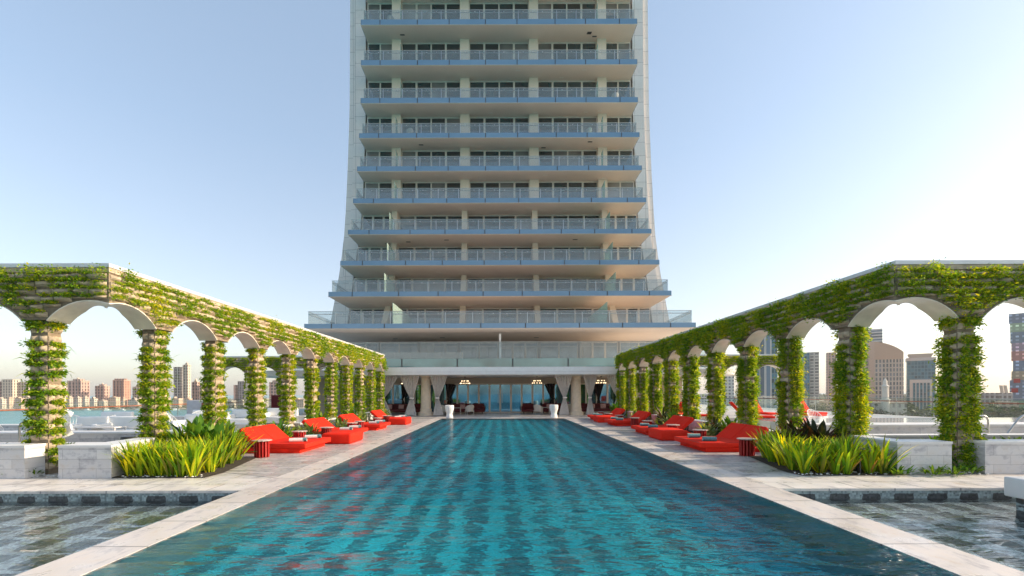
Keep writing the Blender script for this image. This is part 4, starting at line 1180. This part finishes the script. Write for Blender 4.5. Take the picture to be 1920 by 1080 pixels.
def white_sofa(px, D, L, rz, lb, mat='white'):
    o = empty('outdoor_sofa', ((px-CX)*D/F, D, 0), rz); o.scale = (1, 1, 1.25); tag(o, lb, 'outdoor sofa', 'white outdoor sofas')
    MB().rbox(-L/2, L/2, -.45, .45, .12, .42, .05).build('seat', M[mat], o)
    MB().rbox(-L/2, L/2, .25, .48, .42, .80, .06).build('backrest', M[mat], o)
    MB().rbox(-L/2-.02, -L/2+.20, -.45, .46, .12, .60, .05).build('armrest', M[mat], o)
white_sofa(163, 17.0, 1.0, .2, 'low white outdoor sofa by the pale table in the near left arch')
white_sofa(228, 17.2, 1.5, .0, 'wide white outdoor sofa at the right of the near left arch')
white_sofa(210, 21.8, 1.4, .1, 'white outdoor sofa farther back in the near left arch')
white_sofa(360, 19.0, 1.3, -.2, 'white outdoor sofa in the second left arch')
white_sofa(385, 24.0, 1.6, .1, 'white outdoor sofa near the grey kiosk')
white_sofa(457, 24.5, 1.6, 0, 'white outdoor sofa beside the folded parasol')
white_sofa(525, 26.5, 1.8, 0, 'white outdoor sofa seen in the fourth left arch')
low_table((185-CX)*16.6/F, 16.7, 1.5, .66, 'long pale table in the near left arch', M['cap'], .6)
low_table((255-CX)*16.2/F, 16.3, .9, .5, 'small pale table near the dark basket', M['cap'])
low_table((350-CX)*18/F, 18, 1.0, .45, 'low white table in the second left arch', M['white'])
bs = MB().lathe([(.26, 0), (.30, .1), (.31, .3), (.28, .42), (.22, .42)], 20).build('basket', M['dark']); bs.location = ((248-CX)*13.9/F, 13.9, 0); bs.scale = (1, 1, 1.35)
tag(bs, 'dark round woven basket in front of the long white bench wall', 'basket')
kk_ = empty('kiosk', ((384-CX)*29/F, 29, 0)); tag(kk_, 'small grey service kiosk with a wooden door', 'kiosk')
MB().rbox(-.75, .75, -.6, .6, 0, 1.45, .03).build('body', plain('grey_panel', (.50, .49, .50), .6), kk_)
MB().box(.2, .6, -.63, -.602, .1, 1.3).build('door', M['rail'], kk_, smooth=False)
# folded parasol
ps = empty('parasol', ((470-CX)*24.8/F, 24.8, 0)); tag(ps, 'tall beige parasol folded shut in the third left arch', 'parasol')
MB().cyl((0,0,0), (0,0,3.3), .035).build('pole', M['rail'], ps)
MB().lathe([(.06, 3.35), (.14, 3.1), (.20, 2.4), (.25, 1.6), (.27, 1.15), (.20, 1.12)], 28, wob=lambda t, z: .16*math.cos(7*t)).build('canopy', M['canvas'], ps)
MB().rbox(-.35, .35, -.35, .35, 0, .12, .02).build('base', M['dark'], ps)
# maroon patterned screen
sc_ = empty('screen_panel', ((519-CX)*31/F, 31, 0)); tag(sc_, 'dark red perforated screen in the fourth left arch', 'screen')
s1 = MB()
for i in range(9):
    for j in range(14):
        if (i+j) % 2: s1.box(-.35+i*.078, -.35+i*.078+.07, -.02, .02, .45+j*.09, .45+j*.09+.08)
s1.box(-.37, .37, .021, .04, .4, 1.75); s1.build('panel', M['maroon'], sc_, smooth=False)
MB().box(-.37, -.33, -.03, .05, 0, 1.8).box(.33, .37, -.03, .05, 0, 1.8).build('frame', M['maroon'], sc_, smooth=False)
# steel pool handrails
def grab(x, y, rz, lb, slope=False):
    o = empty('pool_handrail', (x, y, 0), rz); tag(o, lb, 'handrail', 'steel pool handrails')
    if slope: pts = [(0, 0, .3), (.5, 0, .95), (.62, 0, 1.05), (.9, 0, 1.12)]
    else: pts = [(0, 0, 0), (0, 0, .93), (.05, 0, 1.03), (.14, 0, 1.07), (.42, 0, 1.05), (.55, 0, .92), (.62, 0, .70)]
    MB().tube(pts, .028, 10).build('tube', M['steel'], o, ang=60)
grab((29-CX)*12.9/F, 13.0, 0, 'bent steel handrail beyond the near left column')
grab((1859-CX)*14.3/F, 14.4, PI, 'bent steel handrail right of the near right column')
grab((1893-CX)*14.3/F, 14.5, 0, 'sloping steel handrail at the right edge', True)
# perforated white chair at the left edge
pc = empty('perforated_chair', ((-6-CX)*10.9/F, 12.0, .50)); tag(pc, 'white rounded chair back with square holes at the left edge', 'chair')
V, Fs = [], []
NU, NV = 18, 12
def pcp(i, j, off):
    u_, v_ = i/NU*2-1, j/NV*2-1
    r_ = .42
    x = r_*u_*math.sqrt(max(0, 1-v_*v_/2)); z = r_*v_*math.sqrt(max(0, 1-u_*u_/2))
    return (x, off + .25*(u_*u_+v_*v_), .55+z)
pm = MB()
for i in range(NU):
    for j in range(NV):
        hole = (2 < i < NU-3 and 2 < j < NV-3 and i % 3 != 0 and j % 3 != 0)
        if hole: continue
        q = [pcp(i, j, 0), pcp(i+1, j, 0), pcp(i+1, j+1, 0), pcp(i, j+1, 0)]; q2 = [pcp(i, j, .05), pcp(i+1, j, .05), pcp(i+1, j+1, .05), pcp(i, j+1, .05)]
        pm.add(q+q2, [(0,1,2,3), (7,6,5,4), (0,4,5,1), (1,5,6,2), (2,6,7,3), (3,7,4,0)])
pm.build('backrest', M['white'], pc, ang=70)
MB().cyl((0, .2, -.5), (0, .2, .25), .04).build('leg', M['white'], pc)
# right terrace red loungers
def red_lounger():
    o = empty('sun_lounger')
    MB().rbox(-.34, .34, -.9, .35, .34, .44, .03).build('mattress', M['red_l'], o)
    mtx = Matrix.Translation((0, .33, .36)) @ Matrix.Rotation(R(50), 4, 'X')
    MB().rbox(-.34, .34, 0, .85, 0, .10, .03, 3, mtx).build('backrest', M['red_l'], o)
    f = MB()
    for k in range(5): f.box(-.36, .36, -.92, .95, .04+k*.06, .065+k*.06) if False else None
    for k in range(4):
        f.box(-.36, .36, -.93, -.91, .06+k*.07, .095+k*.07); f.box(-.37, -.35, -.9, .9, .06+k*.07, .095+k*.07); f.box(.35, .37, -.9, .9, .06+k*.07, .095+k*.07)
    f.build('slatted_frame', M['white'], o, smooth=False)
    return o
rl_ = red_lounger(); ul = [False]
for k, (px, D, rz, z, lb) in enumerate(((1428, 24, .15, .35, 'red sun lounger in the third right arch, facing the camera'), (1408, 20.5, 1.2, .35, 'red sun lounger seen side-on beside the third right column'), (1517, 25.5, .1, .30, 'red sun lounger in the second right arch'), (1508, 23.5, .5, .30, 'red sun lounger with its back towards the second right column'), (1308, 24, 1.1, .25, 'red sun lounger between the fourth and fifth right columns'), (1272, 26, -.9, .25, 'red sun lounger farthest back on the right terrace'))):
    place(rl_, ul, (px-CX)*D/F, D, rz, lb, 'sun lounger', 'red sun loungers on the right terrace', z=z)
low_wall(10.9, 17.5, 20.6, 26.4, .345, 'low white platform under the red loungers')

# ------------------------------------------------------------------ city, left shore
def bld(px0, px1, ytop, D, label, mat, depth=None, extra=None, base=-23.6, cat='building', name='apartment_block', grp='towers on the far shore'):
    z1 = az(ytop, D); k_ = .38*(px1-px0)*D; off_ = (CX-px1) if px1 < CX else (px0-CX)
    d_ = min(depth or 99, max(8., k_/max(off_, 60)))
    if px1 < CX: x0, x1 = ax(px0, D), ax(px1, D+d_)
    else: x0, x1 = ax(px0, D+d_), ax(px1, D)
    w_ = x1-x0; rot = 0; xc = (x0+x1)/2
    if px0 > CX:
        th = math.atan(((px0+px1)/2-CX)/F); rot = -th*.93; xc = ax((px0+px1)/2, D); d_ = depth or 16
        w_ = (px1-px0)*D/F*math.cos(th)*1.0
    o = empty(name, (xc, D, base), rot); tag(o, label, cat, grp); h = z1-base
    MB().box(-w_/2, w_/2, 0, d_, 0, h).build('wall', mat, o, smooth=False)
    if extra: extra(o, w_, d_, h, mat)
    return o
PINK = facade('pink_stone_facade', (.52, .33, .26), (.075, .06, .06), 6.4, 6.4, .45, .72)
BRICK = facade('terracotta_facade', (.50, .25, .17), (.075, .06, .06), 6.0, 5.4, .42, .70)
CREAM = facade('cream_stone_facade', (.62, .52, .40), (.075, .06, .06), 5.4, 5.6, .42, .66)
GREY = facade('grey_tower_facade', (.48, .43, .38), (.075, .06, .06), 5.6, 5.4, .55, .72)
GBLUE = facade('grey_blue_facade', (.33, .31, .31), (.075, .06, .06), 5.0, 5.0, .6, .75)
roofm = plain('sand_roof', (.50, .40, .31), .9)
def crown(kind='step', bays=2):
    def f(o, w_, d_, h, mat):
        # projecting corner bays and a stepped top
        for k in range(bays+1):
            x = -w_/2 + w_*k/bays
            MB().box(max(-w_/2-.4, x-w_*.09), min(w_/2+.4, x+w_*.09), -1.6, .5, 0, h+1.0).build('bay', mat, o, smooth=False)
        MB().box(-w_/2-.8, w_/2+.8, -1.0, d_+.6, h, h+1.2).build('cornice', roofm, o, smooth=False)
        if kind == 'step':
            MB().box(-w_*.28, w_*.28, d_*.2, d_*.8, h+1.2, h+4.6).build('roof_house', mat, o, smooth=False)
            MB().lathe([(w_*.10, 0), (w_*.09, 1.6), (w_*.04, 2.8), (.05, 3.4)], 12, (0, d_*.4, h+4.6)).build('roof_dome', roofm, o)
        if kind == 'dome':
            MB().prism([(-w_*.35, 0+h+1.2), (w_*.35, h+1.2), (w_*.18, h+4), (0, h+7.5), (-w_*.18, h+4)], d_*.2, d_*.7, 'y').build('roof', roofm, o, smooth=False)
        if kind == 'towers':
            for s_ in (-1, -.33, .33, 1): MB().box(s_*w_*.40-w_*.08, s_*w_*.40+w_*.08, d_*.1, d_*.5, h+1.2, h+4.0).build('roof_turret', mat, o, smooth=False)
    return f
bld(-12, 6, 713, 930, 'pinkish grey block at the far left edge of the shore', PINK, extra=crown('none'))
bld(5, 37, 709, 930, 'cream colonnaded block at the far left of the shore', CREAM, extra=crown('none', 6))
bld(37, 60, 714, 940, 'greyer cream block next to the colonnaded block', CREAM, extra=crown('none', 3))
bld(100, 128, 716, 990, 'cream block just behind the near left column', CREAM, extra=crown('none', 3))
bld(128, 168, 712, 930, 'pink tower with stepped roof, widest of the pink towers', PINK, extra=crown('step', 3))
bld(180, 206, 722, 960, 'small pink tower, second of the stepped-roof towers', PINK, extra=crown('step', 2))
bld(213, 245, 711, 930, 'terracotta tower with turrets on its roof', BRICK, extra=crown('towers', 3))
bld(250, 270, 724, 960, 'small cream tower with pointed roof', CREAM, extra=crown('dome', 2))
bld(327, 344, 687, 900, 'grey half of the tall pale tower in the second left arch', GREY, extra=crown('none', 3))
bld(344, 358, 683, 898, 'cream half of the tall pale tower in the second left arch', CREAM, extra=crown('step', 2))
bld(361, 375, 715, 930, 'pink tower with pointed roof beside the tall pale tower', PINK, extra=crown('dome', 2))
bld(376, 384, 720, 930, 'slim cream tower next to the pointed-roof tower', CREAM, extra=crown('none', 2))
bld(384, 402, 676, 880, 'tall grey tower behind the third left column', GREY, extra=crown('none', 3))
bld(438, 446, 720, 930, 'slim pink tower beyond the cross arcade', PINK)
bld(447, 466, 714, 930, 'dark grey tower left of the folded parasol', GBLUE, extra=crown('none', 3))
bld(506, 527, 716, 930, 'pink tower in the fourth left arch', PINK, extra=crown('step', 2))
bld(527, 541, 709, 930, 'grey tower in the fourth left arch', GREY, extra=crown('none', 2))
HOUSE = facade('low_house_facade', (.58, .50, .41), (.12, .11, .10), 4.2, 3.3, .6, .5)
HOUSE2 = facade('sand_house_facade', (.62, .46, .33), (.13, .10, .09), 3.6, 3.3, .5, .5)
px = -20; k = 0; cnt = 0
hs = []
while px < 560:
    wd = random.uniform(12, 26); hs.append((px, px+wd-1.5)); px += wd
for i, (a, b_) in enumerate(hs):
    D = random.uniform(800, 860); yt = random.uniform(742, 751)
    mt = random.choice([HOUSE, HOUSE2, HOUSE])
    def ex(o, w_, d_, h, mat):
        for k in range(random.randint(1, 3)):
            x = random.uniform(-w_*.4, w_*.2); MB().box(x, x+w_*.25, .6, 6, h, h+random.uniform(1.5, 3.5)).build('roof_house', mat, o, smooth=False)
        MB().box(-w_/2-.3, w_/2+.3, -.3, d_+.3, h, h+.5).build('parapet', roofm, o, smooth=False)
    nb_ = ORD[i] if i < 20 else ['twenty-first', 'twenty-second', 'twenty-third', 'twenty-fourth', 'twenty-fifth', 'twenty-sixth', 'twenty-seventh', 'twenty-eighth', 'twenty-ninth', 'thirtieth', 'thirty-first', 'thirty-second', 'thirty-third', 'thirty-fourth', 'thirty-fifth', 'thirty-sixth', 'thirty-seventh', 'thirty-eighth', 'thirty-ninth', 'fortieth'][i-20]
    bld(a, b_, yt, D, 'low sand-coloured waterfront house below the towers, %s from the left' % nb_, mt, 16, ex, cat='house', name='waterfront_house', grp='low houses along the far shore')
# moored boats
bt = empty('boat')
MB().prism([(-5, 0), (5.5, 0), (7, 1.6), (-5.2, 1.4)], -1.5, 1.5, 'y').build('hull', M['white'], bt, smooth=False)
MB().rbox(-3, 2.5, -1.1, 1.1, 1.5, 3.0, .2).build('cabin', M['white'], bt)
ubt = [False]
for k in range(12):
    px = 60 + k*34 + random.uniform(-8, 8); D = random.uniform(745, 765)
    place(bt, ubt, ax(px, D), D, random.uniform(-.4, .4), 'small white motor boat moored off the far shore, %s from the left' % ORD[k], 'boat', 'moored boats', z=-25)

# ------------------------------------------------------------------ city, right side
G = 'city buildings on the right'
BLUE = facade('blue_glass_facade', (.10, .22, .28), (.04, .13, .18), 2.4, 3.3, .8, .8, rough=.3)
STRIPE = facade('striped_facade', (.62, .60, .58), (.10, .14, .18), 400, 3.6, 1.0, .5)
BROWN = facade('brown_stone_facade', (.58, .40, .31), (.12, .12, .12), 3.0, 3.0, .42, .62)
LATT = facade('lattice_facade', (.62, .46, .36), (.14, .13, .13), 2.8, 4.2, .5, .72)
VERT = facade('vertical_strip_facade', (.55, .52, .48), (.09, .14, .19), 3.4, 400, .62, 1.0)
WGRID = facade('white_lattice_facade', (.70, .66, .60), (.20, .20, .22), 3.0, 3.0, .5, .5)
def rb(*a, **k): return bld(*a, base=-22, grp=G, name=k.pop('name', 'office_tower'), **k)
rb(1395, 1423, 622, 300, 'blue-green glass face of the tall tower behind the cross arcade', BLUE, depth=18)
rb(1423, 1447, 614, 298, 'tall tower with vertical white strips behind the cross arcade', VERT, depth=18)
rb(1447, 1458, 628, 305, 'narrow glass tower beside the vertical-strip tower', BLUE, depth=15)
rb(1340, 1376, 702, 420, 'white lattice building beyond the right cross arcade', WGRID, depth=25)
rb(1486, 1500, 668, 470, 'narrow brown tower left of the blue slab', BROWN, depth=15)
rb(1498, 1518, 663, 450, 'blue glass slab tower in the second right arch', BLUE, depth=20)
rb(1518, 1536, 662, 449, 'beige balconied edge tower beside the blue slab', facade('balcony_facade', (.62, .54, .46), (.22, .19, .17), 4, 3.0, .7, .5), depth=20)
rb(1550, 1568, 663, 520, 'brown tower left of the second right column', BROWN, depth=22)
def st_extra(o, w_, d_, h, mat):
    MB().box(-w_*.2, w_*.2, 2, d_-2, h, h+7).build('roof_house', roofm, o, smooth=False)
rb(1600, 1634, 618, 560, 'dark striped half of the tallest office tower', facade('dark_striped_facade', (.40, .40, .42), (.08, .11, .14), 400, 3.6, 1, .55), depth=26, extra=st_extra)
rb(1634, 1655, 619, 562, 'pale striped half of the tallest office tower', STRIPE, depth=26)
# curved brown tower
D = 430; o = empty('office_tower', (ax(1640, D), D, -22)); tag(o, 'brown tower with a sloping curved top and lattice windows', 'building', G)
o.rotation_euler.z = -R(38); w_ = 53*D/F*math.cos(R(39)); h0, h1 = az(643, D)+22, az(664, D)+22
V = []; N = 16
for i in range(N+1):
    t = i/N; a = t*1.1; x = w_*(.55*t+.45*math.sin(a)/math.sin(1.1)); y = 6*(1-math.cos(a)); hh = h0 - (h0-h1)*(.35*t+.65*t*t)
    hc = az(677, D)+22
    V.append((x, y, 0, hc, hh))
mb1, mb2 = MB(), MB()
for (a, b_) in zip(V[:-1], V[1:]):
    mb1.add([(a[0], a[1], 0), (b_[0], b_[1], 0), (b_[0], b_[1], min(b_[3], b_[4]-2)), (a[0], a[1], a[3])], [(0,1,2,3)])
    mb2.add([(a[0], a[1]-.3, a[3]), (b_[0], b_[1]-.3, min(b_[3], b_[4]-2)), (b_[0], b_[1]-.3, b_[4]), (a[0], a[1]-.3, a[4])], [(0,1,2,3)])
    mb2.add([(a[0], a[1]-.3, a[4]), (b_[0], b_[1]-.3, b_[4]), (b_[0], 24, b_[4]), (a[0], 24, a[4])], [(0,1,2,3)])
mb1.build('wall', LATT, o, smooth=False); mb2.build('curved_crown', plain('tan_stone', (.60, .37, .25), .8, var=.05), o, smooth=False)
MB().box(-4, 0, -.4, 30, 0, h0).build('stair_shaft', plain('tan_stone_shaft', (.62, .40, .29), .8, var=.05), o, smooth=False)
MB().box(-18, -4, 1, 28, 0, az(662, D)+22).build('side_wing', BROWN, o, smooth=False)
# portal building
def portal(o, w_, d_, h, mat):
    MB().box(-w_*.40, w_*.38, -1.5, 0, 0, h*.66).build('portal', plain('pale_portal_stone', (.66, .62, .57), .7, var=.04), o, smooth=False)
    for k in range(5):
        x = -w_*.29 + k*w_*.125; MB().box(x, x+w_*.085, -1.7, -1.5, 0, h*.60).build('window', BLUE, o, smooth=False)
    MB().box(-w_*.5-.3, w_*.5+.3, -.5, d_, h, h+3).build('cornice', plain('pale_cornice', (.60, .55, .50), .8), o, smooth=False)
    MB().prism([(-w_*.36, h+3), (w_*.36, h+3), (w_*.45, h+7), (-w_*.45, h+7)], 3, d_-3, 'y').build('roof_crown', roofm, o, smooth=False)
rb(1700, 1754, 679, 440, 'blue glass block with a pale portal and flared roof crown', BLUE, depth=24, extra=portal)
rb(1754, 1765, 742, 520, 'low blue and white block beside the portal building', STRIPE, depth=20)
# colourful stacked tower at the right edge
D = 330; o = empty('stacked_tower', (ax(1914, D), D, -22), -R(44)); tag(o, 'multicoloured tower of shifted boxes at the right edge', 'building', G)
cols_ = [(.16, .20, .25), (.28, .36, .24), (.17, .20, .26), (.16, .19, .25), (.33, .26, .18), (.15, .19, .26), (.40, .18, .16), (.30, .22, .26)]
zz = 0
for k in range(11):
    hh = [8, 9, 6, 9, 6.5, 7.5, 7, 6, 8, 6.5, 7][k]; dxx = [0, -1, .5, -2, -.5, .8, -.6, -.5, -1.4, -1.6, -2.6][k]
    c = cols_[k % 8]
    MB().box(-4+dxx*.6, 16, 0, 4+dxx*.4, zz+.01, zz+hh).build('storey_box', facade('stack_facade', c, tuple(min(1, q*1.8) for q in c), 3.2, 2.6, .5, .5), o, smooth=False); zz += hh
for k, (x, z) in enumerate(((-3.5, 30), (-4.6, 23))):
    MB().box(x, x+3.2, -1, 0, z, z+3).build('red_bay', M['red_d'], o, smooth=False)
# slanted panels on a low block
D = 480; o = empty('low_block', (ax(1880, D), D, -22)); tag(o, 'low grey block carrying two slanted panels near the right edge', 'building', G)
MB().box(-4, 14, 0, 18, 0, az(740, D)+22).build('wall', GBLUE, o, smooth=False)
for k in range(2):
    x = 2+k*4.4; h = az(740, D)+22; MB().prism([(x, h), (x+2.8, h), (x+1.4, h+8), (x-1.4, h+8)], 3, 4, 'y').build('panel', roofm, o, smooth=False)
# mosque-like white building
D = 300; o = empty('minaret_building', (ax(1648, D), D, -22), -R(30)); tag(o, 'low cream building with a tall slim minaret', 'building', G)
MB().box(-13, 14, 0, 20, 0, az(759, D)+22).build('wall', facade('cream_arcade_facade', (.66, .60, .52), (.25, .22, .20), 3, 6, .4, .5), o, smooth=False)
MB().box(-13.4, 14.4, -.4, 20.4, az(759, D)+22, az(759, D)+22.8).build('parapet', roofm, o, smooth=False)
hm = az(712, D)+22
MB().lathe([(2.3, 0), (2.3, hm*.55), (2.7, hm*.56), (2.7, hm*.58), (1.8, hm*.59), (1.7, hm*.82), (2.1, hm*.83), (2.1, hm*.85), (1.2, hm*.87), (1.1, hm*.94), (.6, hm*.98), (.1, hm)], 16, (3, -1, 0)).build('minaret', plain('cream_minaret', (.68, .62, .54), .8, var=.05), o)
for k, (a, b_, yt, D) in enumerate(((1565, 1600, 752, 500), (1690, 1702, 748, 480), (1762, 1800, 752, 520), (1838, 1868, 751, 520), (1868, 1910, 757, 330), (1395, 1420, 750, 400), (1450, 1490, 752, 420), (1530, 1556, 754, 470), (1330, 1395, 748, 480), (1300, 1330, 740, 520))):
    rb(a, b_, yt, D, 'low pale roadside building on the right, %s of the low blocks counted by nearness' % ORD[k], random.choice([HOUSE, HOUSE2, WGRID]), depth=18, name='low_building', cat='building')
# trees in the town
def town_tree(seed):
    rs = np.random.default_rng(seed)
    o = empty('town_tree')
    C = rs.normal(0, 1, (26, 3))*np.array([1.6, 1.6, 1.0]) + np.array([0, 0, 5.0])
    C[:, 2] = np.clip(C[:, 2], 3, 8)
    N_ = rs.normal(0, 1, (26, 3)); N_[:, 2] = 0.01; N_ /= np.linalg.norm(N_, axis=1, keepdims=True)
    V, Q = leaf_cloud(C, N_, 16, 1.6, 1.2, 1.0, .9, .3, .6)
    np_mesh('crown', V, Q, M['tree'], o)
    mb = MB(); mb.cyl((0,0,0), (.1,.1,4.2), .28, .16, 7)
    for k in range(4):
        a = k*1.6+.3; mb.cyl((.08, .08, 2.8), (1.4*math.cos(a), 1.4*math.sin(a), 5.2), .12, .05, 5)
    mb.build('trunk', M['bark'], o); return o
tp = [town_tree(3), town_tree(4)]; ut = [[False], [False]]
spots = []
rs = random.Random(5)
for k in range(40):
    px = rs.uniform(1600, 1925) if k < 30 else rs.uniform(1330, 1600); D = rs.uniform(290, 420); spots.append((px, D))
spots.sort()
NUM = ORD + ['twenty-first', 'twenty-second', 'twenty-third', 'twenty-fourth', 'twenty-fifth', 'twenty-sixth', 'twenty-seventh', 'twenty-eighth', 'twenty-ninth', 'thirtieth', 'thirty-first', 'thirty-second', 'thirty-third', 'thirty-fourth', 'thirty-fifth', 'thirty-sixth', 'thirty-seventh', 'thirty-eighth', 'thirty-ninth', 'fortieth']
for k, (px, D) in enumerate(spots):
    t = place(tp[k % 2], ut[k % 2], ax(px, D), D, rs.uniform(0, 6), 'bushy green street tree in the town on the right, %s from the left' % NUM[k], 'tree', 'street trees in the town', z=-22)
    s_ = rs.uniform(1.3, 2.3); t.scale = (s_, s_, s_*.85)
# far-off wood along the right horizon, one mass
C = np.stack([rng.uniform(300, 3000, 900), rng.uniform(620, 2400, 900), rng.uniform(-21, -12, 900)], 1)
N_ = np.tile(np.array([[0, -1., 0]]), (900, 1))
V, Q = leaf_cloud(C, N_, 9, 14, 6, 9, 6, .3, .8)
o = np_mesh('distant_wood', V, Q, M['tree']); tag(o, 'far-off belt of dark trees along the right horizon', 'wood', kind='stuff')
# green shore planting on left
C = np.stack([rng.uniform(-760, -380, 160), rng.uniform(776, 798, 160), rng.uniform(-23, -20, 160)], 1)
V, Q = leaf_cloud(C, np.tile(np.array([[0, -1., 0]]), (160, 1)), 8, 4, 2, 2.6, 2, .3, .7)
o = np_mesh('shore_shrubbery', V, Q, M['tree']); tag(o, 'low green planting along the far shore', 'shrubbery', kind='stuff')

# ------------------------------------------------------------------ haze
hz = MB().box(-3600, 4300, -400, 4100, -26, 90).build('haze', None, smooth=False)
hz.data.materials.clear()
hm_ = bpy.data.materials.new('haze_air'); hm_.use_nodes = True
nt = hm_.node_tree; nt.nodes.remove(nt.nodes['Principled BSDF'])
pv = nt.nodes.new('ShaderNodeVolumePrincipled'); pv.inputs['Color'].default_value = (.93, .92, .92, 1)
pv.inputs['Density'].default_value = .00013; pv.inputs['Anisotropy'].default_value = .2
nt.links.new(pv.outputs[0], nt.nodes['Material Output'].inputs['Volume'])
hz.data.materials.append(hm_); tag(hz, 'thin warm haze over the sea and the city', 'haze', kind='stuff')
